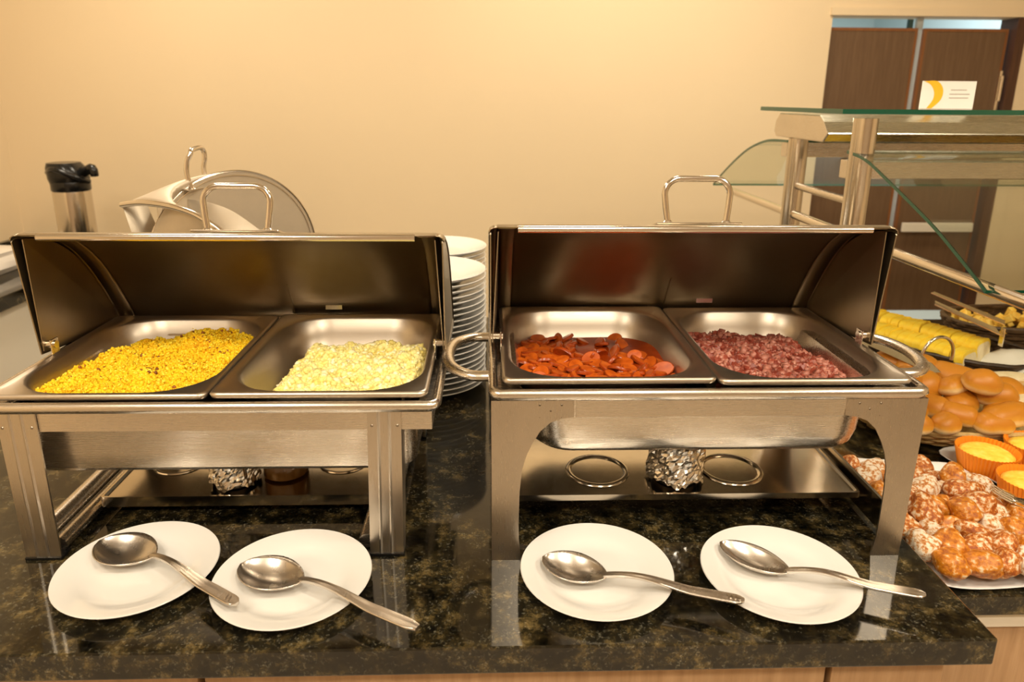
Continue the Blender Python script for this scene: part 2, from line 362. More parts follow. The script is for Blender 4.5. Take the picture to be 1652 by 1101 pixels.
obj('cabinet_body', MB().box(RX0 + .002, RX1, RY0 + .045, RY1 - .02, ZF + .002, RZ - .0335), M_DARKGAP, rc, smooth=False)
lc = thing('wall_counter', 'white fronted counter with dark granite top along the left wall', 'counter', (-1.7, 2.3, ZF))
obj('countertop', MB().box(XL + .003, -1.49, .9, YB - .003, -.045, 0).box(-1.489, -.75, 2.35, YB - .003, -.045, 0), M_GRANITE, lc, smooth=False, bevel=.002)
obj('backsplash', MB().box(XL + .002, XL + .022, .9, YB - .003, .001, .03), M_GRANITE, lc, smooth=False, bevel=.001)
obj('cabinet_body', MB().box(XL + .003, -1.52, .93, YB - .003, ZF + .002, -.046).box(-1.519, -.78, 2.38, YB - .003, ZF + .002, -.046), M_WHITEPAINT, lc, smooth=False, label='white cabinet front')
# folded cloth on the wall counter
def cloth():
    mb = MB(); rings = []
    for k, (s, z) in enumerate(((1, 0), (1.02, .02), (.97, .04), (1.0, .055), (.9, .07), (.5, .075))):
        ring = rrect(-1.86 - .0, -1.66, 2.36, 2.60, .03, z + .001, 5); c = (-1.76, 2.48)
        rings.append([(c[0] + (x - c[0]) * s + .012 * math.sin(31 * y + 2 * k), c[1] + (y - c[1]) * s + .012 * math.cos(37 * x + 2 * k), zz + .003 * math.sin(20 * x + 17 * y)if k > 0 else zz) for x, y, zz in ring])
    return mb.loft(rings, True, True)
single('folded_cloth', cloth(), M_CLOTH, 'crumpled white cloth lying on the left wall counter', 'cloth', (-1.76, 2.48, 0))

# ================================================================== THERMOS
def thermos(x, y, R=.062, H=.36):
    t = thing('thermos_flask', 'steel pump thermos flask with black lid on the rear counter', 'flask', (x, y, 0))
    k = H / .36
    obj('body', MB().lathe([(R * .96, .001), (R, .008), (R, .262 * k), (R * .97, .27 * k)], (x, y, 0), 48, True, True), M_POST, t)
    obj('shoulder_ring', MB().lathe([(R * .98, .268 * k), (R * 1.03, .272 * k), (R * 1.03, .292 * k), (R, .30 * k)], (x, y, 0), 48, True, True), M_BLACK, t)
    mb = MB().loft([rrect(x - R * 1.0, x + R * .9, y - R * .9, y + R * .9, R * .8, .29 * k), rrect(x - R * 1.06, x + R * .98, y - R * .98, y + R * .98, R * .8, .31 * k), rrect(x - R * 1.08, x + R * .8, y - R, y + R, R * .8, .345 * k), rrect(x - R * 1.0, x + R * .55, y - R * .9, y + R * .9, R * .7, .362 * k)], True, True)
    obj('pump_head', mb, M_BLACK, t)
    obj('spout', MB().tube(smoothpath([(x + R * .5, y, .325 * k), (x + R * 1.1, y - .01, .335 * k), (x + R * 1.55, y - .02, .345 * k), (x + R * 1.62, y - .02, .318 * k)], 4), [.018] * 4 + [.016] * 4 + [.014] * 4 + [.012]), M_BLACK, t)
    obj('carry_handle', MB().tube(smoothpath([(x - R, y - .02, .33 * k), (x - R * .2, y - R * 1.1, .345 * k), (x + R * .9, y - R * .8, .315 * k), (x + R * 1.05, y, .30 * k)], 5), .009), M_BLACK, t)
    obj('base_ring', MB().lathe([(R * .9, .0), (R * 1.04, .0), (R * 1.04, .02), (R, .024)], (x, y, 0), 48), M_BLACK, t)
    return t
thermos(-1.455, 2.53, .060, .370)

# ================================================================== CHAFING DISHES
def lid_profile(pts, n=6):
    return [(p.y, p.z) for p in smoothpath([(0, y, z) for y, z in pts], n)]
def gn_pan(x0, x1, y0, y1, zr, name, label, depth=.075, tilt=0.0):
    """rectangular lipped pan with rounded opening; a thing of its own"""
    t = thing(name, label, 'food pan', ((x0 + x1) / 2, (y0 + y1) / 2, zr - depth))
    zt = zr + .006
    a0, a1, b0, b1 = x0 + .015, x1 - .015, y0 + .017, y1 - .015
    rings = [rrect(x0 + .001, x1 - .001, y0 + .001, y1 - .001, .012, zt - .007), rrect(x0, x1, y0, y1, .012, zt - .003), rrect(x0 + .002, x1 - .002, y0 + .002, y1 - .002, .011, zt),
             rrect(x0 + .006, x1 - .006, y0 + .006, y1 - .006, .010, zt), rrect(x0 + .010, x1 - .010, y0 + .009, y1 - .009, .03, zt - .002), rrect(a0 - .005, a1 + .005, b0 - .005, b1 + .005, .078, zt - .002),
             rrect(a0, a1, b0, b1, .075, zt - .006), rrect(a0 + .002, a1 - .002, b0 + .002, b1 - .002, .075, zt - .030),
             rrect(a0 + .005, a1 - .005, b0 + .005, b1 - .005, .07, zt - .034), rrect(a0 + .008, a1 - .008, b0 + .008, b1 - .008, .066, zt - depth + .014), rrect(a0 + .022, a1 - .022, b0 + .022, b1 - .022, .06, zt - depth + .003), rrect(a0 + .05, a1 - .05, b0 + .05, b1 - .05, .05, zt - depth)]
    obj('pan_shell', MB().loft(rings, False, True), M_PAN, t, angle=60)
    return t, (a0 + .0055, a1 - .0055, b0 + .0055, b1 - .0055)
def loop_handle(side, x, yc, z, t):
    s = side; pts = [(x, yc - .082, z), (x + s * .028, yc - .079, z), (x + s * .054, yc - .050, z + .001), (x + s * .062, yc, z + .002), (x + s * .054, yc + .050, z + .001), (x + s * .028, yc + .079, z), (x, yc + .082, z)]
    P = smoothpath(pts, 6)
    obj('side_handle', MB().tube(P, [.0095] * len(P), 14, flat=.75), M_STEEL, t)

def chafer(X0, X1, Y0, Y1, ZR, label, style, dy=0.0, loops=(True, True), hx=None):
    W = X1 - X0; cx = (X0 + X1) / 2; cy = (Y0 + Y1) / 2
    t = thing('chafing_dish', label, 'chafing dish', (cx, cy, 0))
    # rim
    def rr(i, z, r): return rrect(X0 + i, X1 - i, Y0 + i, Y1 - i, r, z)
    rings = [rr(.010, ZR - .012, .012), rr(.004, ZR - .014, .014), rr(.0, ZR - .008, .016), rr(.001, ZR - .003, .016), rr(.005, ZR, .014), rr(.010, ZR - .001, .012), rr(.0125, ZR - .006, .012), rr(.013, ZR - .012, .012), rr(.030, ZR - .013, .010)]
    obj('rim', MB().loft(rings), M_STEEL, t, angle=70)
    # water pan
    if style == 'arch':
        def r2(ix, iy, z, r): return rrect(X0 + ix, X1 - ix, Y0 + iy, Y1 - iy, r, z)
        wr = [rr(.029, ZR - .0135, .02), r2(.042, .030, ZR - .02, .05), r2(.050, .032, ZR - .045, .055), r2(.054, .033, ZR - .082, .055), r2(.060, .036, ZR - .098, .052), r2(.070, .044, ZR - .106, .045), r2(.12, .08, ZR - .109, .03)]
    else:
        wr = [rr(.029, ZR - .0135, .02), rr(.034, ZR - .03, .05), rr(.036, ZR - .085, .035), rr(.038, ZR - .108, .03), rr(.045, ZR - .115, .025), rr(.1, ZR - .117, .02)]
    obj('water_pan', MB().loft(wr, False, True), M_STEEL, t)
    zb = ZR - .0145
    if style == 'arch':
        prof = [(.004, zb), (.005, 0.0), (.044, 0.0), (.0405, .030), (.040, .054), (.041, .099), (.044, .131), (.0495, .150), (.056, .165), (.067, .184), (.080, .1955), (.095, .201), (.110, .203), (.110, zb)]
        def front(mir, rear):
            pts = []
            for (a, z) in prof:
                x = X0 + a if not mir else X1 - a - (.011 * (1 - z / zb))
                y = (Y0 + .004 - .012 * (1 - z / zb)) if not rear else (Y1 - .004 + .012 * (1 - z / zb)); pts.append((x, y, z))
            return pts
        def sidep(mir, rear):
            pts = []
            for (a, z) in prof:
                a2 = (a - .004) * .9
                x = (X0 + .0045 if not mir else X1 - .0045 - .011 * (1 - z / zb))
                y = (Y0 + .004 + a2 - .012 * (1 - z / zb)) if not rear else (Y1 - .004 - a2 + .012 * (1 - z / zb)); pts.append((x, y, z))
            return pts
        for mir in (0, 1):
            for rear in (0, 1):
                mb = MB().prism(front(mir, rear), (0, .0025 if not rear else -.0025, 0)).prism(sidep(mir, rear), (.0025 if not mir else -.0025, 0, 0))
                lg = obj('leg', mb, M_STEELV, t, smooth=False)
                if not rear:
                    rv = MB()
                    for (a, z) in ((.066, zb - .006), (.094, zb - .006), (.080, zb - .014), (.066, zb - .023), (.094, zb - .023)):
                        x = X0 + a if not mir else X1 - a; rv.lathe([(.0017, 0), (.0012, .0006), (.0001, .0008)], (0, 0, 0), 8)
                        for q in range(-24, 0):
                            px, py, pz = rv.v[q]; rv.v[q] = (x + px, Y0 + .0035 - pz, z + py)
                    obj('rivets', rv, plain('rivet_dark', (.22, .18, .13), .4, 1), lg)
        for y0, y1 in ((Y0 + .0035, Y0 + .006), (Y1 - .006, Y1 - .0035)):
            obj('apron', MB().box(X0 + .1125, X1 - .1125, y0, y1, .2015, zb), M_STEEL, t, smooth=False, bevel=.0006)
        for x0, x1 in ((X0 + .0045, X0 + .007), (X1 - .007, X1 - .0045)):
            obj('apron', MB().box(x0, x1, Y0 + .104, Y1 - .104, .2035, zb), M_STEEL, t, smooth=False)
        # shelf with two burner recesses
        sy0, sy1, sz = Y0 + .078, Y1 - .078, .042
        mb = MB().loft([rrect(X0 + .040, X1 - .030, sy0, sy1, .004, sz - .006, 2), rrect(X0 + .040, X1 - .030, sy0, sy1, .004, sz + .003, 2), rrect(X0 + .043, X1 - .033, sy0 + .004, sy1 - .004, .004, sz + .003, 2), rrect(X0 + .045, X1 - .035, sy0 + .006, sy1 - .006, .004, sz, 2)], False, True)
        sh = obj('fuel_shelf', mb, M_SHELF, t, smooth=False)
        for bx in (.168, .376):
            by = (sy0 + sy1) / 2 - .040
            obj('burner_seat', MB().lathe([(.0495, .0001), (.0485, .0018), (.0465, .0032), (.0440, .0034), (.0415, .0022), (.0395, .0002)], (X0 + bx, by, sz), 40), M_SHELF, sh)
        for x in (X0 + .0075, X1 - .0235):
            mb = MB().box(x, x + .004, Y0 + .03, Y1 - .03, .012, .058).box(x + .004, x + .012, Y0 + .04, Y1 - .04, .012, .016)
            obj('side_rail', mb, M_SHELF, t, smooth=False)
        for (a, b) in ((X0 + .0195, X0 + .042), (X1 - .042, X1 - .0235)):
            obj('shelf_bracket', MB().box(a, b, sy0 + .01, sy0 + .04, sz - .010, sz - .0065).box(a, b, sy1 - .04, sy1 - .01, sz - .010, sz - .0065), M_SHELF, t, smooth=False)
    else:
        # straight ribbed corner legs, front ones standing inside the apron ends
        ax0, ax1 = X0 + .014, X1 - .012
        zb2 = ZR - .0145
        for y0, y1 in ((Y0 + .012, Y0 + .015), (Y1 - .015, Y1 - .012)):
            obj('apron', MB().loft([[(x, y, z) for x, y, z in r] for r in (rrect(ax0, ax1, y0, y1, .001, ZR - .042, 2), rrect(ax0, ax1, y0, y1, .001, zb2, 2))], True, True), M_STEEL, t, smooth=False)
        for x0, x1 in ((ax0, ax0 + .003), (ax1 - .003, ax1)):
            obj('apron', MB().box(x0, x1, Y0 + .0155, Y1 - .0155, ZR - .042, zb2), M_STEEL, t, smooth=False)
        for k, (xa, xb) in enumerate(((X0 + .036, X0 + .084), (X1 - .094, X1 - .051))):
            for rear in (0, 1):
                yy = Y0 + .0085 if not rear else Y1 - .0085; s = 1 if not rear else -1
                # corrugated face: ribs standing proud
                prof = [(0, 0), (.28, 0), (.33, -.0016), (.38, 0), (.60, 0), (.65, -.0016), (.70, 0), (1, 0)]
                top = [(xa + (xb - xa) * u, yy + s * v, zb2) for u, v in prof] + [(xb, yy + s * .0028, zb2), (xa, yy + s * .0028, zb2)]
                xa2, xb2 = (xa + .004, xb + .002) if k == 0 else (xa - .005, xb - .003)
                bot = [(xa2 + (xb2 - xa2) * u, yy + s * (v - .001), 0.004) for u, v in prof] + [(xb2, yy + s * .0018, .004), (xa2, yy + s * .0018, .004)]
                mb = MB().loft([bot, top], True, True)
                # return flange on the outer side, tapering in
                xe = (xa, xa2) if k == 0 else (xb, xb2); sg = 1 if k == 0 else -1
                mb.prism([(xe[1], yy + s * .003, .004), (xe[1], yy + s * .022, .004), (xe[0], yy + s * .05, zb2), (xe[0], yy + s * .003, zb2)], (sg * .0028, 0, 0))
                lg = obj('leg', mb, M_STEELV, t, smooth=False)
                obj('foot_pad', MB().box(min(xa2, xb2) - .001, max(xa2, xb2) + .001, min(yy - s * .003, yy + s * .02), max(yy - s * .003, yy + s * .02), 0, .0045), M_BLACK, lg, smooth=False, bevel=.001)
                if not rear:
                    rv = MB()
                    for u in (.12, .88):
                        n0 = len(rv.v); rv.lathe([(.0022, 0), (.0015, .0008), (.0001, .001)], (0, 0, 0), 8)
                        for q in range(n0, len(rv.v)):
                            px, py, pz = rv.v[q]; rv.v[q] = (xa + (xb - xa) * u + px, yy - pz, ZR - .035 + py)
                    obj('rivets', rv, plain('rivet_steel', (.35, .30, .24), .3, 1), lg)
        # side rails (rounded double bars) and shelf
        for k, x in enumerate((X0 + .052, X1 - .082)):
            mb = MB()
            for q, (dx_, dz_, r) in enumerate(((0, .024, .0130), (.024, .013, .0105))):
                sx = dx_ if k == 0 else -dx_
                mb.tube([(x + sx, Y0 + .022, dz_), (x + sx, Y1 - .022, dz_)], r, 14)
            obj('side_rail', mb, M_STEEL, t)
        sy0, sy1, sz = Y0 + .108, Y1 - .09, .028
        a, b = X0 + .088, X1 - .095
        mb = MB().loft([rrect(a, b, sy0, sy1, .003, sz - .012, 2), rrect(a, b, sy0, sy1, .003, sz + .004, 2), rrect(a + .003, b - .003, sy0 + .003, sy1 - .003, .003, sz + .004, 2), rrect(a + .005, b - .005, sy0 + .006, sy1 - .006, .003, sz, 2)], False, True)
        sh = obj('fuel_shelf', mb, M_SHELF, t, smooth=False)
        for bx in (.11, .37):
            obj('burner_seat', MB().lathe([(.0415, .0001), (.0405, .0020), (.038, .0026), (.036, .0018), (.035, .0002)], (X0 + bx + .05, (sy0 + sy1) / 2 + .02, sz), 36), M_CHROME, sh)
    # loop handles
    if loops[0]: loop_handle(-1, X0 + .003, cy - .033, ZR - .010, t)
    if loops[1]: loop_handle(1, X1 - .003, cy - .030, ZR - .010, t)
    # ---- roll top lid, open
    dz = ZR - .24
    P = [(.962, .4255), (.975, .4265), (1.0, .4215), (1.04, .4085), (1.08, .385), (1.117, .351), (1.151, .308), (1.173, .275), (1.190, .247), (1.197, .224)]
    P = [(y + dy, z + dz) for y, z in P]
    pr = lid_profile(P, 5)
    LX0, LX1 = X0 + .001, X1 - .001
    pivot = (.990 + dy, .2495 + dz)
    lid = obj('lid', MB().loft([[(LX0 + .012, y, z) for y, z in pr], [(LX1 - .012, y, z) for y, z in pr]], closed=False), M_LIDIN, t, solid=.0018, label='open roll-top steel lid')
    # rounded end caps, the outer shell turning down into the end plates
    for k in (0, 1):
        s = 1 if k == 0 else -1; xo = LX0 if k == 0 else LX1
        rg = []
        cyy, czz = pivot
        for (ins, sh_) in ((.0125, 0), (.006, .0008), (.002, .0035), (.0002, .009)):
            ring = []
            for (y, z) in pr:
                dv = Vector((y - cyy, z - czz)); L = dv.length; dv = dv * ((L - sh_) / L); ring.append((xo + s * ins, cyy + dv.x, czz + dv.y))
            rg.append(ring)
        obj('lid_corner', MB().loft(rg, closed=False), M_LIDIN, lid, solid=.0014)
        front = pr[0]
        inner = [(cyy + (y - cyy) * .955, czz + (z - czz) * .955) for y, z in pr]
        poly = [(xo + s * .0015, pivot[0] - .006, pivot[1] - .004), (xo + s * .0015, front[0] + .001, front[1] - .010)] + [(xo + s * .0015, y, z) for y, z in inner[1:]]
        obj('lid_end', MB().prism(poly, (s * .0018, 0, 0)), M_LIDIN, lid, smooth=False)
        # inner cheek plate, converging on the pivot
        c1 = [(xo + s * .0045, pivot[0] - .004, pivot[1] + .001), (xo + s * .0125, front[0] + .008, front[1] - .007)] + [(xo + s * .0125, cyy + (y - cyy) * .955, czz + (z - czz) * .955) for y, z in pr[3:]]
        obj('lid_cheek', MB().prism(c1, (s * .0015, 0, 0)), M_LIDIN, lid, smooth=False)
        # spot-welded seam strip following the curve inside the shell
        st = [(cyy + (y - cyy) * .985, czz + (z - czz) * .985) for y, z in pr[2:]]
        obj('seam_strip', MB().loft([[(xo + s * .0145, y, z) for y, z in st], [(xo + s * .036, y, z) for y, z in st], [(xo + s * .038, cyy + (y - cyy) * 1.008, czz + (z - czz) * 1.008) for y, z in st]], closed=False), M_LIDIN, lid, solid=.001)
        px = xo + s * .0165
        obj('pivot_rivet', MB().tube([(xo + s * .003, pivot[0] + .004, pivot[1] + .009), (px + s * .004, pivot[0] + .004, pivot[1] + .009)], .0058, 14), M_CHROME, lid)
        obj('pivot_bracket', MB().box(min(xo + s * .0165, xo + s * .0185), max(xo + s * .0165, xo + s * .0185), pivot[0] - .006, pivot[0] + .013, pivot[1] - .014, pivot[1] + .018), M_STEEL, lid, smooth=False, bevel=.002)
    # rolled front lip
    fy, fz = pr[0]
    obj('front_lip', MB().loft([[(LX0 + .04, fy - .002 + .0052 * math.cos(a), fz - .002 + .0052 * math.sin(a)) for a in [PI * 2 * q / 14 for q in range(14)]], [(LX1 - .04, fy - .002 + .0052 * math.cos(a), fz - .002 + .0052 * math.sin(a)) for a in [PI * 2 * q / 14 for q in range(14)]]], True, True), M_CHROME, lid)
    # small stop clips
    obj('stop_clip', MB().box(cx + .075, cx + .103, P[-2][0] - .010, P[-2][0] - .004, P[-2][1] + .008, P[-2][1] + .016), M_CHROME, lid, smooth=False)
    # seam in the middle of the shell (a shallow standing fold low down)
    ml = [(cyy + (y - cyy) * .992, czz + (z - czz) * .992) for y, z in pr[-16:-2]]
    obj('centre_fold', MB().tube([(cx + .02, y, z) for y, z in ml], .0014, 6), M_LIDIN, lid)
    # handle
    hx = cx if hx is None else hx
    hy = 1.012 + dy; hz = .4195 + dz
    sl = -.30
    obj('handle_plate', MB().obox((hx, hy, hz + .0025), (.124, .030, .003), 0, -.28), M_CHROME, lid, smooth=False, bevel=.001)
    HW, HH = .0455, .064
    hp = []
    path = [(-HW + .003, 0), (-HW, .022), (-HW - .002, HH - .022)] + [(-HW - .002 + .022 * (1 - math.cos(a)), HH - .022 + .022 * math.sin(a)) for a in [PI / 2 * q / 6 for q in range(1, 7)]]
    path = path + [(-x, z) for x, z in path[::-1]]
    obj('lid_handle', MB().tube([(hx + x, hy + .03 * (z / HH) * .35, hz + .003 + z) for x, z in path], .0046, 14), M_CHROME, lid)
    for s in (-1, 1):
        obj('handle_ferrule', MB().lathe([(.0085, 0), (.0065, .003), (.0048, .005)], (hx + s * (HW - .003), hy, hz + .0035), 16), M_CHROME, lid)
    return t

def pj_noise(x, y, s, seed=0):
    return (math.sin(x * s + seed) * math.cos(y * s * 1.3 + seed * 2) + .5 * math.sin(x * s * 2.3 + y * s * 1.9 + seed) + .25 * math.sin(x * s * 5.1 - y * s * 4.3 + 2 * seed)) / 1.75
_t = (1 + 5 ** .5) / 2
ICO = np.array([(-1, _t, 0), (1, _t, 0), (-1, -_t, 0), (1, -_t, 0), (0, -1, _t), (0, 1, _t), (0, -1, -_t), (0, 1, -_t), (_t, 0, -1), (_t, 0, 1), (-_t, 0, -1), (-_t, 0, 1)]) / 1.9
ICOF = np.array([(0, 11, 5), (0, 5, 1), (0, 1, 7), (0, 7, 10), (0, 10, 11), (1, 5, 9), (5, 11, 4), (11, 10, 2), (10, 7, 6), (7, 1, 8), (3, 9, 4), (3, 4, 2), (3, 2, 6), (3, 6, 8), (3, 8, 9), (4, 9, 5), (2, 4, 11), (6, 2, 10), (8, 6, 7), (9, 8, 1)])
BOXV = np.array([(-1, -1, -1), (1, -1, -1), (1, 1, -1), (-1, 1, -1), (-1, -1, 1), (1, -1, 1), (1, 1, 1), (-1, 1, 1)]) * .8
BOXF = np.array([(0, 3, 2, 1), (4, 5, 6, 7), (0, 1, 5, 4), (1, 2, 6, 5), (2, 3, 7, 6), (3, 0, 4, 7)])
def randrot(n):
    q = rng.normal(size=(n, 4)); q /= np.linalg.norm(q, axis=1)[:, None]; w_, x, y, z = q.T
    return np.stack([1 - 2 * (y * y + z * z), 2 * (x * y - z * w_), 2 * (x * z + y * w_), 2 * (x * y + z * w_), 1 - 2 * (x * x + z * z), 2 * (y * z - x * w_), 2 * (x * z - y * w_), 2 * (y * z + x * w_), 1 - 2 * (x * x + y * y)], 1).reshape(-1, 3, 3)
def crumbs(pos, size, aniso=.35, shape='ico'):
    V, Fc = (ICO, ICOF) if shape == 'ico' else (BOXV, BOXF)
    n = len(pos); sc3 = size[:, None] * (1 + rng.uniform(-aniso, aniso, (n, 3)))
    v = V[None] * (1 + rng.uniform(-.22, .22, (n, len(V), 1))); v = v * sc3[:, None, :]
    v = np.einsum('nij,nkj->nki', randrot(n), v) + pos[:, None, :]
    f = (Fc[None] + (np.arange(n) * len(V))[:, None, None]).reshape(-1, Fc.shape[1])
    return v.reshape(-1, 3), f.tolist()
def inside_rr(x, y, b, r=.065):
    x0, x1, y0, y1 = b
    dx = max(x0 + r - x, 0, x - (x1 - r)); dy = max(y0 + r - y, 0, y - (y1 - r))
    return r - math.hypot(dx, dy) if (dx > 0 or dy > 0) else min(x - x0, x1 - x, y - y0, y1 - y)
def heap(name, b, hfun, mat, label, cat, z0, ncr, size, lump, shape='ico', step=.0035, extra=None, sm=True):
    """a heap of food: a lumpy surface plus loose crumbs, one countless mass"""
    x0, x1, y0, y1 = b; nx = int((x1 - x0) / step); ny = int((y1 - y0) / step)
    idx = {}; V = []; Fc = []
    H = {}
    for i in range(nx + 1):
        for j in range(ny + 1):
            x = x0 + (x1 - x0) * i / nx; y = y0 + (y1 - y0) * j / ny
            if inside_rr(x, y, b) < 0: continue
            h = hfun(x, y)
            if h is None: continue
            idx[i, j] = len(V); V.append((x + random.uniform(-1, 1) * lump * .5, y + random.uniform(-1, 1) * lump * .5, h + random.uniform(-1, 1) * lump))
    for (i, j) in idx:
        if (i + 1, j) in idx and (i, j + 1) in idx and (i + 1, j + 1) in idx: Fc.append((idx[i, j], idx[i + 1, j], idx[i + 1, j + 1], idx[i, j + 1]))
    pos = []
    while len(pos) < ncr:
        x = random.uniform(x0, x1); y = random.uniform(y0, y1)
        if inside_rr(x, y, b) < .004: continue
        h = hfun(x, y)
        if h is None: continue
        pos.append((x, y, h + random.uniform(-.001, .0025)))
    pos = np.array(pos); sz = rng.uniform(size[0], size[1], len(pos))
    v2, f2 = crumbs(pos, sz, .35, shape)
    n = len(V); allv = np.concatenate([np.array(V), v2]) if n else v2
    allf = Fc + [tuple(k + n for k in q) for q in f2]
    c = ((x0 + x1) / 2, (y0 + y1) / 2, z0)
    o = single(name, (allv, allf), mat, label, cat, c, kind='stuff', smooth=sm, angle=180 if sm else 30)
    return o
def loose(name, b, hfun, mat, parent_mass, n, size, zoff=.002, cond=None, shape='ico'):
    pos = []
    while len(pos) < n:
        x = random.uniform(b[0], b[1]); y = random.uniform(b[2], b[3])
        if inside_rr(x, y, b) < .006: continue
        h = hfun(x, y)
        if h is None or (cond and not cond(x, y)): continue
        pos.append((x, y, h + zoff * random.random()))
    v, f = crumbs(np.array(pos), rng.uniform(size[0], size[1], n), .4, shape)
    o = obj(name, (v, f), mat, parent_mass, smooth=True, angle=180); o['kind'] = 'stuff'; return o

# ---- right chafing dish
RXa, RXb, RYa, RYb, RZR = -.002, .572, .830, 1.215, .240
chafer(RXa, RXb, RYa, RYb, RZR, 'right open steel chafing dish with arched legs, holding sausage and chopped meat', 'arch', 0.0, hx=.300)
pA, bA = gn_pan(.016, .298, .853, 1.187, RZR + .001, 'food_pan', 'steel food pan of sliced sausage in sauce, left pan of the right chafing dish')
pB, bB = gn_pan(.300, .558, .851, 1.186, RZR - .001, 'food_pan', 'steel food pan of chopped red meat, right pan of the right chafing dish')
# ---- left chafing dish
LXa, LXb, LYa, LYb, LZR = -.655, -.062, .828, 1.205, .226
chafer(LXa, LXb, LYa, LYb, LZR, 'left open steel chafing dish with ribbed straight legs, holding yellow couscous and egg', 'rib', .010, loops=(False, False), hx=-.362)
pC, bC = gn_pan(-.640, -.361, .846, 1.190, LZR - .001, 'food_pan', 'steel food pan of yellow couscous, left pan of the left chafing dish')
pD, bD = gn_pan(-.357, -.079, .842, 1.188, LZR + .002, 'food_pan', 'steel food pan of scrambled egg, right pan of the left chafing dish')

def sst(a, b, x): t = min(max((x - a) / (b - a), 0), 1); return t * t * (3 - 2 * t)
# yellow couscous
def h_cous(x, y):
    b = bC; e = inside_rr(x, y, b)
    u = (x - b[0]) / (b[1] - b[0]); v = (y - b[2]) / (b[3] - b[2])
    zf = .172
    top = .209 + .008 * pj_noise(x, y, 38, 1) + .004 * pj_noise(x, y, 110, 4) + .0035 * pj_noise(x, y, 260, 6) + .016 * math.exp(-((u - .72) ** 2 / .03 + (v - .80) ** 2 / .03))
    left = u - (-.07 + .28 * max(v - .35, 0)); back = 1 - v - .05 * (1 - u)
    k = sst(-.04, .14, left) * sst(-.02, .13, back) * sst(-.03, .05, 1 - u + .02)
    return zf + (top - zf) * k
cous = heap('couscous', bC, h_cous, M_COUS, 'heap of crumbly bright yellow couscous filling the leftmost pan', 'food', .172, 12000, (.0011, .0030), .0014)
loose('browned_bits', bC, h_cous, M_COUSD, cous, 170, (.0016, .0034), .003, cond=lambda x, y: pj_noise(x, y, 45, 7) > .05)
loose('light_grains', bC, h_cous, foodmat('light_grain', [(.3, (.95, .70, .02)), (.7, (.98, .82, .08))], 40, .7, .2), cous, 2600, (.0010, .0024), .004)
# scrambled egg
def h_egg(x, y):
    b = bD; u = (x - b[0]) / (b[1] - b[0]); v = (y - b[2]) / (b[3] - b[2]); zf = .160
    top = .208 + .008 * pj_noise(x, y, 44, 3) + .004 * pj_noise(x, y, 120, 9)
    left = u - (.09 + .08 * max(v - .2, 0)); back = .93 - v
    k = sst(-.02, .12, left) * sst(-.02, .20, back) * sst(-.02, .05, 1 - u)
    if k < .02: return None
    return zf + (top - zf) * k
egg = heap('scrambled_egg', bD, h_egg, M_EGG, 'heap of crumbly pale yellow scrambled egg in the steel pan', 'food', .160, 4500, (.0024, .0058), .0014)
loose('pale_curds', bD, h_egg, foodmat('pale_curd', [(.3, (.93, .82, .42)), (.7, (.96, .90, .62))], 40, .5, .2), egg, 500, (.003, .006), .003)
# chopped meat
def h_meat(x, y):
    b = bB; u = (x - b[0]) / (b[1] - b[0]); v = (y - b[2]) / (b[3] - b[2]); zf = .176
    top = .209 + .007 * pj_noise(x, y, 40, 5) + .003 * pj_noise(x, y, 120, 2)
    right = 1.02 - u - .12 * sst(.0, .5, v) ; back = 1 - v
    right = (1.02 - .22 * abs(v - .35)) - u
    k = sst(-.02, .16, right) * sst(-.02, .14, back)
    return zf + (top - zf) * k
meat = heap('chopped_meat', bB, h_meat, M_MEAT, 'heap of dark red chopped dried meat in the rightmost steel pan', 'food', .176, 2600, (.0026, .0056), .0015, shape='box', sm=False)
loose('paler_meat_bits', bB, h_meat, M_MEATL, meat, 1300, (.0026, .0052), .004, shape='box')
# sausage in sauce
x0, x1, y0, y1 = bA
sz_ = .1975
sauce_pts = rrect(x0 - .004, x1 + .004, y0 - .004, y1 + .004, .066, sz_, 8)
def sauce_mesh():
    mb = MB(); cxx, cyy = (x0 + x1) / 2, (y0 + y1) / 2; rings = []
    for s in (1, .93, .85, .75, .62, .48, .33, .18, .05):
        rings.append([(cxx + (x - cxx) * s, cyy + (y - cyy) * s, sz_ + (.0 if s == 1 else .0016 * pj_noise(x * s, y * s, 70, 2))) for x, y, z in sauce_pts])
    return mb.loft(rings, False, True)
single('tomato_sauce', sauce_mesh(), M_SAUCE, 'glossy dark red oily sauce around the sausage slices', 'sauce', ((x0 + x1) / 2, (y0 + y1) / 2, sz_), kind='stuff', angle=180)
def slice_obj():
    t = thing('sausage_slice', 'oval orange sausage slice in red sauce', 'sausage slice', (0, 0, 0), 'sausage slices in the red sauce')
    r, h = .0125, .0026
    obj('cut_face', MB().lathe([(.0001, h + .0004), (r * .5, h + .0005), (r * .96, h)], n=20), M_SAUS, t)
    obj('skin', MB().lathe([(.0001, -h), (r * .97, -h), (r * 1.02, -h * .6), (r * 1.02, h * .7), (r * .95, h + .0001)], n=20), M_SAUSD, t)
    return t
S0 = slice_obj(); placed = []
tries = 0; first = True
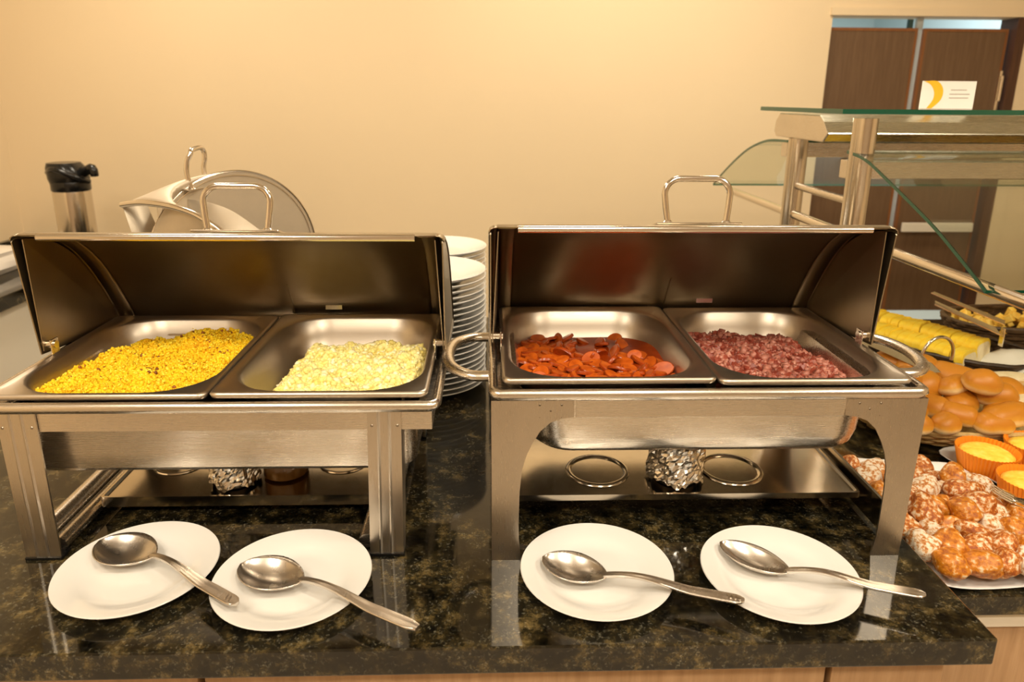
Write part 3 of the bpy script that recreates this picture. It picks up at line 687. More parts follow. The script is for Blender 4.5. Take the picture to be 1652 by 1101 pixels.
while len(placed) < 165 and tries < 14000:
    tries += 1
    x = random.uniform(x0 + .010, x1 - .012); y = random.uniform(y0 + .010, y1 - .006)
    if inside_rr(x, y, (x0, x1, y0, y1)) < .013: continue
    u = (x - x0) / (x1 - x0); v = (y - y0) / (y1 - y0)
    dens = 1.0 if (u < .40 or v < .45) else .10
    if v > .72: dens *= .35
    if random.random() > dens: continue
    near = [p for p in placed if (p[0] - x) ** 2 + (p[1] - y) ** 2 < .0145 ** 2]
    if len(near) > 1: continue
    z = sz_ + .0012 + .0036 * len(near) + (.004 if v < .35 else 0) * random.random() - (.0015 if v > .6 else 0)
    if near and min((p[0] - x) ** 2 + (p[1] - y) ** 2 for p in near) < .0085 ** 2: continue
    placed.append((x, y)); s = random.uniform(.82, 1.12)
    rot = (random.uniform(-.42, .42), random.uniform(-.42, .42), random.uniform(0, 6.28))
    if random.random() < .14: rot = (random.uniform(.7, 1.2), rot[1], rot[2]); z += .003
    if first: S0.location = (x, y, z); S0.rotation_euler = rot; S0.scale = (s * 1.22, s * .92, 1); first = False
    else: dup(S0, (x, y, z), rot, (s * random.uniform(1.1, 1.35), s * .9, 1))

# ---- fuel burners with foil
def foil_can(x, y, z, r, h, label, skirt=True, amber=False):
    t = thing('fuel_burner', label, 'burner', (x, y, z))
    obj('can', MB().lathe([(r * .82, .0), (r * .86, .004), (r * .86, h * .8), (r * .8, h * .86)], (x, y, z + .0005), 28, True, True), M_AMBER if amber else plain('dark_tin', (.05, .04, .03), .3, .8), t)
    n, m = 64, 22; V = []; Fc = []
    for j in range(m):
        q = j / (m - 1)
        for i in range(n):
            a = 2 * PI * i / n
            if q < .7: rr_ = r * (1.06 - .05 * math.sin(q * 4)) ; zz = z + h * (.10 + .90 * q / .7)
            else: rr_ = r * 1.0 * (1 - (q - .7) / .3 * .98); zz = z + h
            nzz = random.uniform(-1, 1) * .0016 + .0015 * math.sin(a * 7 + q * 9)
            if q < .02: zz += .004 * math.sin(a * 5 + 1) + random.uniform(-.002, .002)
            V.append((x + (rr_ + nzz) * math.cos(a), y + (rr_ + nzz) * math.sin(a), zz + random.uniform(-1, 1) * .0013))
    for j in range(m - 1):
        for i in range(n): k = (i + 1) % n; Fc.append((j * n + i, j * n + k, (j + 1) * n + k, (j + 1) * n + i))
    obj('foil_wrap', MB().add(V, Fc), M_FOIL, t, smooth=False, label='crumpled aluminium foil')
    return t
foil_can(.281, .962, .043, .040, .066, 'fuel burner wrapped in crumpled foil on the shelf under the right chafing dish')
foil_can(-.388, .985, .029, .034, .060, 'foil covered fuel burner on the shelf under the left chafing dish')
single('gel_jar', MB().lathe([(.030, .0), (.034, .003), (.034, .036), (.031, .040), (.0001, .0405)], (-.318, 1.01, .029), 28, True), M_AMBER, 'dark amber fuel gel jar beside the foil covered burner', 'jar', (-.318, 1.01, .029))

# ================================================================== THIRD CHAFER (behind the left one)
def rear_lid():
    c = Vector((-.52, 1.47, 0))
    t = thing('chafing_dish', 'rear steel chafing dish behind the left one, its curved lid half open', 'chafing dish', c)
    az = math.radians(47); u = Vector((-math.sin(az), math.cos(az), 0)); n = Vector((-u.y, u.x, 0))
    # near end disc (flat cheek)
    D = Vector((-.512, 1.44, .270)); R = .183
    def cp(a, k=1.0, off=0.0): return D + (n * math.cos(a) + Vector((0, 0, 1)) * math.sin(a)) * R * k + u * off
    ang = [PI * (1.02 - 1.04 * q / 40) for q in range(41)]
    arcp = [cp(a) for a in ang]
    disc = arcp + [D - Vector((0, 0, .03)) + n * R * .9, D - Vector((0, 0, .03)) - n * R * .9]
    lid = obj('lid', MB().prism(disc, u * .002), M_LIDOUT, t, smooth=False, label='flat curved end of the open lid')
    obj('end_flange', MB().tube([cp(a, 1.0) for a in ang], .0022, 8), M_CHROME, lid)
    obj('seam_ring', MB().tube([cp(a, .955, -.0015) for a in ang], .0012, 6), M_CHROME, lid)
    # bowed shell running from the cheek to the front lip at left
    lip = smoothpath([(-0.683, 1.34, 0.4), (-0.656, 1.325, 0.405), (-0.628, 1.31, 0.408), (-0.583, 1.285, 0.408), (-0.543, 1.26, 0.405), (-0.507, 1.24, 0.397), (-0.474, 1.225, 0.381), (-0.431, 1.215, 0.35)], 6)
    m = len(lip); back = [cp(PI * (.52 - .52 * k / (m - 1))) if False else cp(math.radians(96 - 92 * k / (m - 1) )) for k in range(m)]
    rows = []
    for q in range(9):
        tt = q / 8; rows.append([lip[k].lerp(back[k], tt) + Vector((0, 0, .010 * math.sin(PI * tt))) for k in range(m)])
    obj('lid_shell', MB().loft(rows, closed=False), M_LIDOUT, lid, solid=.0016)
    obj('front_lip', MB().tube(lip, .0058, 10), M_CHROME, lid)
    # inside back plate seen below the lip
    ins = [p + Vector((.030, .075, -.002)) for p in lip]
    low = [Vector((p.x + .03, p.y + .06, .23)) for p in lip]
    obj('inner_plate', MB().loft([ins, low], closed=False), M_LIDOUT, lid, solid=.0015)
    obj('left_cheek', MB().loft([[lip[0], lip[0] + Vector((.02, .05, .0))], [Vector((lip[0].x + .02, lip[0].y + .02, .25)), Vector((lip[0].x + .05, lip[0].y + .08, .25))]], closed=False), M_LIDOUT, lid, solid=.0015)
    obj('inner_rib', MB().tube(smoothpath([lip[6] + Vector((.028, .068, -.006)), lip[4] + Vector((.028, .068, -.03)), Vector((lip[3].x + .03, lip[3].y + .066, .30))], 5), .0012, 6), M_CHROME, lid)
    # handle
    hd = Vector((.74, .67, 0)).normalized() * .5; b0 = Vector((-.568, 1.38, .424))
    e1 = Vector((.010, .052, .004))
    path = [b0, b0 + Vector((-.006, 0, .03)), b0 + Vector((-.004, .002, .052)), b0 + Vector((.002, .006, .066)), b0 + e1 * .25 + Vector((0, 0, .072)), b0 + e1 * .8 + Vector((0, 0, .073)), b0 + e1 + Vector((0, 0, .064)), b0 + e1 + Vector((0, 0, .05)), b0 + e1 + Vector((-.004, 0, .03)), b0 + e1]
    obj('lid_handle', MB().tube(smoothpath(path, 4), .0048, 12), M_CHROME, lid)
    obj('handle_plate', MB().obox(b0 + e1 * .5 + Vector((0, 0, -.001)), (.095, .026, .003), math.radians(75), .05), M_CHROME, lid, smooth=False, bevel=.001)
    # body and legs below
    import itertools
    RM = Matrix.Rotation(math.radians(-43) , 4, 'Z')
    def tr(p): return tuple(c + Vector((.02, .04, 0)) + (RM @ Vector(p)))
    mb = MB().loft([[tr(p) for p in rrect(-.16, .16, -.13, .13, .02, z, 4)] for z in (.215, .228, .230)] + [[tr(p) for p in rrect(-.145, .145, -.115, .115, .03, .226, 4)]] + [[tr(p) for p in rrect(-.14, .14, -.11, .11, .03, .13, 4)]], False, True)
    obj('water_pan', mb, M_STEEL, t)
    for sx, sy in ((-1, -1), (1, -1), (1, 1), (-1, 1)):
        P0 = [tr((sx * .145 + a, sy * .115 + b, 0)) for a, b in ((-.012, -.012), (.012, -.012), (.012, .012), (-.012, .012))]
        P1 = [(p[0], p[1], .216) for p in P0]
        obj('leg', MB().loft([P0, P1], True, True), M_STEEL, t, smooth=False)
    return t
rear_lid()

# ================================================================== PLATES
def plate_mb(R=.098, H=.016):
    k = R / .098
    prof = [(.0001, .0025), (.050 * k, .0025), (.060 * k, .0035), (.068 * k, .0075), (.082 * k, .0125), (.0945 * k, H - .0006), (.0972 * k, H), (.0980 * k, H - .0012), (.0965 * k, H - .0030), (.082 * k, .0098), (.066 * k, .0040), (.060 * k, .0008), (.056 * k, 0), (.054 * k, 0), (.052 * k, .0012), (.0001, .0012)]
    return MB().lathe(prof, n=72)
PL = [(-.4506, .7999, 'white plate at far left holding a dark-bowled serving spoon'), (-.2480, .7770, 'white plate second from left, under the spoon pointing right to bare granite'),
      (.1371, .7839, 'white plate in front of the right dish below the sausage pan'), (.3707, .7741, 'rightmost white plate on the counter near the corner')]
p0 = None
for (x, y, lab) in PL:
    if p0 is None:
        p0 = single('plate', plate_mb(), M_CHINA, lab, 'plate', (0, 0, 0), 'spoon rest plates', angle=60); p0.location = (x, y, .0003)
    else: dup(p0, (x, y, .0003), label=lab)

# stacked plates
def ordn(n): return ['top', 'second', 'third', 'fourth', 'fifth', 'sixth', 'seventh', 'eighth', 'ninth', 'tenth', 'eleventh', 'twelfth', 'thirteenth', 'fourteenth', 'fifteenth', 'sixteenth', 'seventeenth', 'eighteenth', 'nineteenth', 'twentieth', 'twenty-first', 'twenty-second', 'twenty-third', 'twenty-fourth'][n]
SP = plate_mb(.120, .021)
sp0 = None
for (cx_, cy_, n, pitch, nm) in ((-.128, 1.435, 21, .0118, 'front stack between the chafing dishes'), (-.128, 1.735, 20, .0118, 'rear stack behind the front plates'), (.118, 1.63, 21, .0121, 'right stack behind the right chafing dish')):
    z = .0003
    for k in range(n):
        top = n - 1 - k
        lab = ('topmost' if top == 0 else ordn(top) + ' from top') + ' white plate in the ' + nm
        dx, dy_ = random.uniform(-.0012, .0012), random.uniform(-.0012, .0012)
        if sp0 is None:
            sp0 = single('stacked_plate', SP, M_CHINA, lab, 'plate', (0, 0, 0), 'plates in the ' + nm, angle=60); sp0.location = (cx_ + dx, cy_ + dy_, z)
        else: dup(sp0, (cx_ + dx, cy_ + dy_, z), (0, 0, random.random()), label=lab, group='plates in the ' + nm)
        z += pitch

# ================================================================== SPOONS
def spoon(p_tip, p_neck, p_end, w, label, hw, grooves=0, endw=1.0, pointed=False, lift=.0):
    """bowl from p_tip to p_neck, handle to p_end; all (x, y, z)"""
    A = Vector(p_tip); B = Vector(p_neck); E = Vector(p_end)
    t = thing('serving_spoon', label, 'spoon', ((A.x + B.x) / 2, (A.y + B.y) / 2, .004))
    ax = (B - A); L = ax.length; ax.normalize(); side = Vector((0, 0, 1)).cross(ax).normalized(); up = ax.cross(side).normalized()
    nu, nv = 26, 15; dep = .016
    rows = []
    for i in range(nu + 1):
        u = i / nu; s = math.sin(PI * min(max(u, 0), 1)) ** .56 if 0 < u < 1 else 0.0
        half = w / 2 * s * (1.0 - .14 * (u - .35)); half = max(half, .0005 if u < .5 else .0042)
        r = []
        for j in range(nv):
            v = -1 + 2 * j / (nv - 1)
            d = -dep * (1 - v * v) * (math.sin(PI * u) ** .7 if 0 < u < 1 else 0)
            r.append(A + ax * (L * u) + side * (half * v) + up * d)
        rows.append(r)
    bowl = obj('bowl', MB().loft(rows, closed=False), M_SPOON, t, solid=.0016, angle=180)
    d = E - B; Lh = Vector((d.x, d.y, 0)).length; hd = Vector((d.x, d.y, 0)).normalized(); hs = Vector((0, 0, 1)).cross(hd)
    sec = []
    for i in range(31):
        q = i / 30
        z = B.z + (E.z - B.z) * q + .010 * math.sin(PI * min(q * 1.6, 1)) * (1 - q) + lift * math.sin(PI * q)
        if q < .08: hwid = .0045
        else: hwid = .0042 + (hw - .0042) * sst(.08, .8, q)
        if q > .93: hwid *= (math.sqrt(max(1 - ((q - .93) / .075) ** 2, .05)) if not pointed else (1 - (q - .93) / .07 * .45))
        th = .0022 + .0012 * (1 - q)
        c = Vector((B.x, B.y, 0)) + hd * (Lh * q - .004) + Vector((0, 0, z))
        sec.append([c + hs * (hwid * math.cos(a)) + Vector((0, 0, 1)) * (th * math.sin(a) + (.0012 * (abs(math.cos(a)) > .7) * (math.sin(a) > 0))) for a in [2 * PI * k / 14 for k in range(14)]])
    obj('handle', MB().loft(sec, True, True), M_SPOON, t, angle=70)
    for k in range(grooves):
        q = .87 + .03 * k; c = Vector((B.x, B.y, 0)) + hd * (Lh * q) + Vector((0, 0, B.z + (E.z - B.z) * q + .0036 + lift * math.sin(PI * q)))
        dd = (hs * .9 + hd * -.5).normalized()
        obj('groove_mark', MB().tube([c - dd * hw * .55, c + dd * hw * .55], .0010, 6), M_CHROME, t)
    return t
spoon((-.523, .847, .021), (-.437, .812, .019), (-.291, .709, .026), .070, 'serving spoon with dark bowl and striped handle tip on the leftmost plate', .0085, 2)
spoon((-.318, .793, .021), (-.232, .760, .019), (-.077, .664, .027), .066, 'serving spoon with plain angular handle reaching past the second plate', .0080, 0, pointed=True)
spoon((.069, .800, .021), (.147, .761, .019), (.304, .702, .026), .060, 'serving spoon with grooved handle tip on the plate below the sausage', .0085, 3)
spoon((.311, .827, .021), (.381, .765, .019), (.525, .707, .026), .052, 'slim serving spoon with smooth handle on the rightmost plate', .0082, 0)

# ================================================================== SNEEZE GUARD
SX = .75
sg = thing('sneeze_guard', 'steel framed glass sneeze guard standing over the bread counter', 'food guard', (1.4, 1.585, RZ))
SX1 = 2.35
for x in (SX, SX1):
    for y, zt in ((1.435, .563), (1.74, .508)):
        obj('post', MB().tube([(x, y, RZ + .001), (x, y, zt)], .0235, 28), M_POST, sg)
        obj('post_flange', MB().lathe([(.04, 0), (.04, .004), (.025, .006)], (x, y, RZ + .0005), 28, True), M_STEEL, sg)
    obj('cross_rail', MB().tube([(x, 1.735, .395), (x, 1.44, .395)], .0085, 14), M_STEEL, sg)
    obj('support_arm', MB().tube([(x, .885, .325), (x, 2.20, .325)], .0105, 16), M_CHROME, sg)
    obj('arm_clamp', MB().tube([(x, .87, .352), (x, .87, .298)], .014, 16), M_STEEL, sg)
hexp = [(1.56, .512), (1.545, .530), (1.595, .565), (1.815, .565), (1.845, .545), (1.842, .512)]
hexp = [(1.572, .508), (1.550, .527), (1.575, .552), (1.600, .566), (1.822, .566), (1.845, .548), (1.850, .520), (1.835, .508)]
obj('light_housing', MB().prism([(SX - .02, y, z) for y, z in hexp], (SX1 - SX + .04, 0, 0)), M_STEEL, sg, smooth=False, bevel=.003)
obj('front_beam', MB().box(SX - .012, SX1 + .01, 1.460, 1.495, .440, .478), M_STEEL, sg, smooth=False, bevel=.002)
obj('rear_beam', MB().box(SX - .012, SX1 + .01, 1.775, 1.812, .460, .497), M_STEEL, sg, smooth=False, bevel=.002)
def pane(name, yz, x0, x1, th, label):
    """glass sheet following the y-z path, with green cut edges"""
    P = [Vector((0, y, z)) for y, z in yz]; nrm = []
    for i in range(len(P)):
        t_ = (P[min(i + 1, len(P) - 1)] - P[max(i - 1, 0)]).normalized(); nrm.append(Vector((0, -t_.z, t_.y)))
    a = [p + n_ * th / 2 for p, n_ in zip(P, nrm)]; b = [p - n_ * th / 2 for p, n_ in zip(P, nrm)]
    m = len(P)
    sheet = MB().loft([[(x0, p.y, p.z) for p in a], [(x1, p.y, p.z) for p in a]], closed=False).loft([[(x0, p.y, p.z) for p in b], [(x1, p.y, p.z) for p in b]], closed=False)
    g = obj(name, sheet, M_PANE, sg, label=label)
    e = MB()
    for x in (x0, x1):
        e.loft([[(x, p.y, p.z) for p in a], [(x, p.y, p.z) for p in b]], closed=False)
        e.loft([[(x + (.0015 if x == x0 else -.0015), p.y, p.z) for p in a], [(x + (.0015 if x == x0 else -.0015), p.y, p.z) for p in b]], closed=False)
    for i in (0, m - 1): e.loft([[(x0, a[i].y, a[i].z), (x1, a[i].y, a[i].z)], [(x0, b[i].y, b[i].z), (x1, b[i].y, b[i].z)]], closed=False)
    obj('glass_edge', e, M_GEDGE, g, smooth=False, label='green cut glass edge')
    return g
pane('top_pane', [(1.475, .575), (1.93, .575)], SX - .03, SX1 + .03, .010, 'flat glass top shelf')
fr = [(p.y, p.z) for p in smoothpath([(0, 1.453, .496), (0, 1.378, .486), (0, 1.292, .457), (0, 1.144, .402), (0, 1.052, .36), (0, .986, .327)], 6)]
pane('front_pane', fr, SX - .022, SX1, .006, 'curved front glass pane')
bk = [(p.y, p.z) for p in smoothpath([(0, 1.754, .500), (0, 1.873, .495), (0, 1.98, .474), (0, 2.073, .443), (0, 2.198, .387), (0, 2.308, .33)], 6)]
pane('rear_pane', bk, SX - .022, SX1, .006, 'curved rear glass pane')
# card standing on the top pane
cd = thing('card_sign', 'white card with a yellow arc standing on the glass shelf', 'sign', (1.02, 1.62, .5805))
obj('card', MB().box(.962, 1.084, 1.618, 1.620, .5805, .640), M_PAPER, cd, smooth=False)
def arc_shape():
    o_ = smoothpath([(.968, 0, .6395), (.995, 0, .6395), (1.010, 0, .622), (1.008, 0, .600), (.990, 0, .5812)], 5)
    i_ = smoothpath([(.964, 0, .6395), (.980, 0, .632), (.990, 0, .617), (.990, 0, .600), (.978, 0, .5812)], 5)
    n = len(o_); V = [(p.x, 1.6176, p.z) for p in o_] + [(p.x, 1.6176, p.z) for p in i_]
    return MB().add(V, [(k, k + 1, n + k + 1, n + k) for k in range(n - 1)])
obj('yellow_arc', arc_shape(), M_YELLOW, cd, smooth=False)
for (xa, xb, z) in ((1.028, 1.064, .620), (1.026, 1.072, .611), (1.026, 1.070, .603)): obj('faint_print', MB().box(xa, xb, 1.6174, 1.6179, z, z + .002), M_GREYP, cd, smooth=False)
# glass print on the rear pane (faint unreadable lettering)

# ================================================================== RIGHT COUNTER FOOD
def platter(pts, z, label, name='platter'):
    c = Vector((sum(p[0] for p in pts) / len(pts), sum(p[1] for p in pts) / len(pts), 0)); P = smoothpath([(*p, 0) for p in pts] + [(*pts[0], 0)], 6)[:-1]
    rings = []
    for s, h in ((.80, .0), (.93, .004), (.985, .0085), (1.0, .010), (.985, .0105), (.93, .0065), (.82, .0035), (.5, .003), (.1, .003)):
        rings.append([(c.x + (p.x - c.x) * s, c.y + (p.y - c.y) * s, z + h + (.003 * math.sin(k * 2 * PI * 4 / len(P)) if s > .9 else 0)) for k, p in enumerate(P)])
    return single(name, MB().loft(rings, True, True), M_CHINA2, label, 'platter', (c.x, c.y, z), angle=180)
platter([(.603, .86), (.607, .815), (.65, .803), (.76, .81), (.85, .83), (.865, .95), (.860, 1.05), (.845, 1.125), (.80, 1.148), (.71, 1.165), (.63, 1.16), (.602, 1.05), (.600, .95)], RZ + .001, 'white wavy-edged platter holding the sugared dough balls')
platter([(.905, .90), (1.02, .86), (1.15, .90), (1.16, 1.05), (1.10, 1.19), (.99, 1.21), (.850, 1.195), (.870, 1.08), (.875, .98)], RZ + .0015, 'white platter under the orange paper cup cakes', 'platter')
# sugared dough balls
rows = [[(0.635, 1.084, -0.012), (0.656, 1.076, -0.012), (0.690, 1.061, -0.012), (0.741, 1.072, -0.012)], [(0.636, 1.042, -0.012), (0.666, 1.035, -0.012), (0.705, 1.033, -0.01), (0.740, 1.040, -.012)], [(0.636, 1.001, -0.012), (0.665, 1.005, 0.004), (0.695, 1.003, -.01), (0.725, 1.015, -0.01), (0.749, 1.013, 0.004), (0.778, .995, -.01), (.80, 1.02, -.012)],
        [(0.633, 0.966, 0.004), (0.655, 0.960, 0.004), (0.676, 0.965, 0.004), (0.708, 0.971, -0.01), (.738, .975, .004), (0.775, 0.957, -0.01), (.81, .965, -.01)], [(0.632, 0.936, -0.01), (0.655, 0.920, 0.004), (0.681, 0.935, 0.0), (0.707, 0.920, 0.004), (0.735, 0.931, 0.004), (.77, .925, -.01), (.80, .93, -.01)],
        [(0.627, 0.900, -0.01), (0.652, 0.889, -0.01), (0.680, 0.895, -0.01), (0.705, 0.881, -0.01), (0.732, 0.900, -0.01), (0.768, 0.895, -0.01), (.80, .89, -.01)], [(0.626, 0.857, -0.01), (0.658, 0.852, -.01), (0.690, 0.855, -.01), (0.722, 0.860, -.01), (0.755, 0.857, -0.01), (.788, .855, -.01)], [(0.642, 0.826, -0.012), (0.676, 0.822, -0.012), (0.709, 0.826, -0.012), (0.742, 0.824, -0.012), (.775, .826, -.012)]]
nr = []
for i, r in enumerate(rows):
    for j, p in enumerate(r): nr.append([i, j, len(r), *p])
for it in range(60):
    for a in range(len(nr)):
        for b in range(a):
            d = Vector(nr[a][3:]) - Vector(nr[b][3:]); L = d.length
            if L < .037 and L > 1e-5:
                s = d * ((.037 - L) / L * .5)
                for q in range(3):
                    nr[a][3 + q] += s[q] * (1 if q < 2 else .4); nr[b][3 + q] -= s[q] * (1 if q < 2 else .4)
    for a in nr: a[3] = max(a[3], .614); a[4] = max(a[4], .822); a[5] = min(max(a[5], -.030), .016)
def blob_mb(rx, ry, rz, seed, amp=.12, n=22, m=13):
    V = []; Fc = []; rr_ = random.Random(seed); ph = [rr_.uniform(0, 6.28) for _ in range(6)]
    for j in range(m + 1):
        th = PI * j / m
        for i in range(n):
            a = 2 * PI * i / n; d = Vector((math.sin(th) * math.cos(a), math.sin(th) * math.sin(a), math.cos(th)))
            k = 1 + amp * (math.sin(3.1 * d.x + ph[0]) * math.sin(2.7 * d.y + ph[1]) + .6 * math.sin(5.3 * d.z + ph[2] + 3 * d.x) + .35 * math.sin(9 * d.x + ph[3]) * math.sin(8 * d.y + ph[4]))
            V.append((d.x * rx * k, d.y * ry * k, d.z * rz * k))
    for j in range(m):
        for i in range(n): q = (i + 1) % n; Fc.append((j * n + i, (j + 1) * n + i, (j + 1) * n + q, j * n + q))
    return MB().add(V, Fc)
NM = [M_NUT, M_NUT2, M_NUT3]; NMN = ['sugar-speckled', 'glossy amber lightly sugared', 'thickly sugar-crusted']
protos = {}
rown = ['rear', 'second rear', 'third rear', 'fourth rear', 'fourth front', 'third front', 'second front', 'front']
for (i, j, ln, x, y, z) in nr:
    v = (i * 3 + j * 7 + (j * j) % 4) % 5; mi = [0, 1, 0, 2, 1][v]; var = (i + j) % 3
    lab = '%s dough ball, %s from left in the %s row of platter' % (NMN[mi], ('leftmost' if j == 0 else ordn(j)), rown[i])
    lab = lab.replace('leftmost from left', 'leftmost')
    key = (mi, var)
    rot = (random.uniform(-.4, .4), random.uniform(-.3, .3), random.uniform(0, 6.28)); s = random.uniform(1.0, 1.16)
    zz = z - .002
    if key not in protos:
        rx = [.0225, .0215, .025][var]; ry = [.0175, .020, .0165][var]
        mb = blob_mb(rx * 1.04, ry * 1.04, .0175, i * 31 + j, .13)
        o = single('fried_dough_ball', mb, NM[mi], lab, 'sweet', (0, 0, 0), 'sugared fried dough balls', angle=180); o.location = (x, y, zz); o.rotation_euler = rot; protos[key] = o
    else: dup(protos[key], (x, y, zz), rot, (s, s, s), label=lab)
# corn cakes in orange paper cups
def cupcake(x, y, rz, label, dz=0):
    z0 = RZ + .0055 + dz; t = thing('cup_cake', label, 'cake', (x, y, z0), 'orange paper cup cakes')
    n = 96; R0, R1, H = .039, .050, .043
    V = []; Fc = []
    rings = []
    for (f, h) in ((0, 0), (.5, .5), (1, 1)):
        rings.append([(x + (R0 + (R1 - R0) * f + (.0012 if k % 2 else -.0012)) * math.cos(2 * PI * k / n + rz), y + (R0 + (R1 - R0) * f + (.0012 if k % 2 else -.0012)) * math.sin(2 * PI * k / n + rz), z0 + H * h) for k in range(n)])
    cup = obj('paper_cup', MB().loft(rings, True), M_CUP, t, smooth=False, solid=.0007)
    rg = []
    for (f, h) in ((.97, .028), (.96, .034), (.80, .0385), (.55, .0405), (.28, .041), (.03, .041)):
        rg.append([(x + (R0 + .006) * f * math.cos(2 * PI * k / 40), y + (R0 + .006) * f * math.sin(2 * PI * k / 40), z0 + h + random.uniform(-.0006, .0006)) for k in range(40)])
    obj('cake_top', MB().loft(rg, False, True), M_CAKE, t, angle=180)
cupcake(.890, 1.125, .1, 'orange paper cup cake nearest the bread basket, leftmost of the four')
cupcake(.893, 1.020, .5, 'orange paper cup cake in front, beside the dough balls')
cupcake(.995, 1.145, .9, 'orange paper cup cake at the rear of the platter')
cupcake(.990, 1.045, .2, 'orange paper cup cake at the right of the platter')
cupcake(.925, .920, .3, 'orange paper cup cake closest to the counter edge behind the serving fork')
# serving fork lying over the platter edge at right
def serving_fork():
    t = thing('serving_fork', 'steel serving fork head resting on the platter edge at the right', 'fork', (.83, .93, RZ + .02))
    rows = []
    for i in range(9):
        u = i / 8; c = Vector((.800, .945, .008)).lerp(Vector((.868, .885, .004)), u); sd = Vector((.66, .75, 0)) * (.016 * (math.sin(PI * (.15 + .8 * u)) + .15))
        rows.append([c - sd, c - sd * .5 - Vector((0, 0, .004)), c - Vector((0, 0, .006)), c + sd * .5 - Vector((0, 0, .004)), c + sd])
    obj('fork_palm', MB().loft(rows, closed=False), M_CHROME, t, solid=.0016, angle=180)
    for q in (-1, -.33, .33, 1):
        b = Vector((.802, .943, .008)) + Vector((.66, .75, 0)) * (.011 * q)
        obj('tine', MB().tube([b, b + Vector((-.010, .012, .003)), b + Vector((-.020, .024, .009))], [.0022, .0019, .0009], 8), M_CHROME, t)
    obj('handle', MB().tube([(.866, .887, .004), (.90, .857, .012), (.99, .79, .035)], [.005, .0045, .007], 10), M_CHROME, t)
serving_fork()
# baskets
def basket(cx, cy, a, b, z0, h, mat, label, rz=0, strands=5, name='bread_basket', flare=1.12, rimr=.005):
    t = thing(name, label, 'basket', (cx, cy, z0))
    M = Matrix.Translation((cx, cy, 0)) @ Matrix.Rotation(rz, 4, 'Z')
    def rg(s, z, off=0.0, wob=0.0, n=80, ph=0): 
        out = []
        for k in range(n):
            an = 2 * PI * k / n; e = 2.6; c_, s_ = math.cos(an), math.sin(an)
            r_ = 1 / ((abs(c_) ** e + abs(s_) ** e) ** (1 / e)); w_ = off + wob * (1 if (k // 2 + ph) % 2 else -1)
            out.append(M @ Vector(((a * s + w_) * c_ * r_, (b * s + w_) * s_ * r_, z)))
        return out
    obj('basket_wall', MB().loft([rg(.86, z0 + .001), rg(.87, z0 + .004), rg(flare, z0 + h)], True), mat, t, solid=.002)
    for k in range(strands):
        q = (k + .5) / strands
        obj('woven_strand', MB().tube(rg(.87 + (flare - .87) * q, z0 + .003 + (h - .003) * q, .0025, .0022, 80, k % 2), h / strands * .55, 6, True), mat, t)
    obj('basket_rim', MB().tube(rg(flare, z0 + h, .001, .001, 80), rimr, 8, True), mat, t)
    return t
basket(.945, 1.325, .185, .118, RZ + .001, .040, M_WICKER, 'round straw wicker basket holding the golden bread rolls', .0, 5)
basket(1.065, 1.545, .160, .098, RZ + .001, .100, M_WICKERD, 'near-black woven basket holding the yellow sliced cake', -.75, 11)
basket(1.46, 1.74, .23, .10, RZ + .001, .100, M_WICKERB, 'brown woven basket of toasted bread cubes at the rear right', .0, 10)
basket(1.30, 1.36, .17, .13, RZ + .001, .045, M_WICKER, 'straw basket of pale soft rolls behind the cup cakes', 0, 5)
# toast basket light lashing
lsh = MB()
for k in range(40):
    x = 1.25 + k * .0115; lsh.tube([(x, 1.857, .035), (x + .002, 1.853, .052)], .0016, 5)
# rolls
def roll_mb(L, W, H, seed):
    V = []; Fc = []; n, m = 28, 16; rr_ = random.Random(seed); ph = rr_.uniform(0, 6)
    for j in range(m + 1):
        th = PI * j / m
        for i in range(n):
            a = 2 * PI * i / n; d = Vector((math.cos(th), math.sin(th) * math.cos(a), math.sin(th) * math.sin(a)))
            x = math.copysign(abs(d.x) ** .75, d.x) * L / 2; y = math.copysign(abs(d.y) ** .85, d.y) * W / 2
            z = d.z * H * (.62 if d.z > 0 else .38) * (1 + .05 * math.sin(6 * d.x + ph)); V.append((x, y * (1 + .04 * math.sin(4 * d.x + ph)), z + H * .38))
    for j in range(m):
        for i in range(n): q = (i + 1) % n; Fc.append((j * n + i, (j + 1) * n + i, (j + 1) * n + q, j * n + q))
    return MB().add(V, Fc)
rp = {}
def roll(kind, x, y, z, rz, tx, ty, s, label):
    grp = 'golden rolls in the straw basket' if kind < 3 else 'pale rolls in the rear straw basket'
    if kind not in rp:
        L, W, H = [(.088, .058, .046), (.076, .060, .048), (.100, .056, .044), (.085, .070, .052), (.095, .066, .05)][kind]
        o = single('bread_roll', roll_mb(L, W, H, kind), M_ROLL if kind < 3 else M_ROLLP, label, 'bread', (0, 0, 0), grp, angle=180); rp[kind] = o
        o.location = (x, y, z); o.rotation_euler = (tx, ty, rz); o.scale = (s, s, s)
    else: dup(rp[kind], (x, y, z), (tx, ty, rz), (s, s, s), label=label, group=grp)
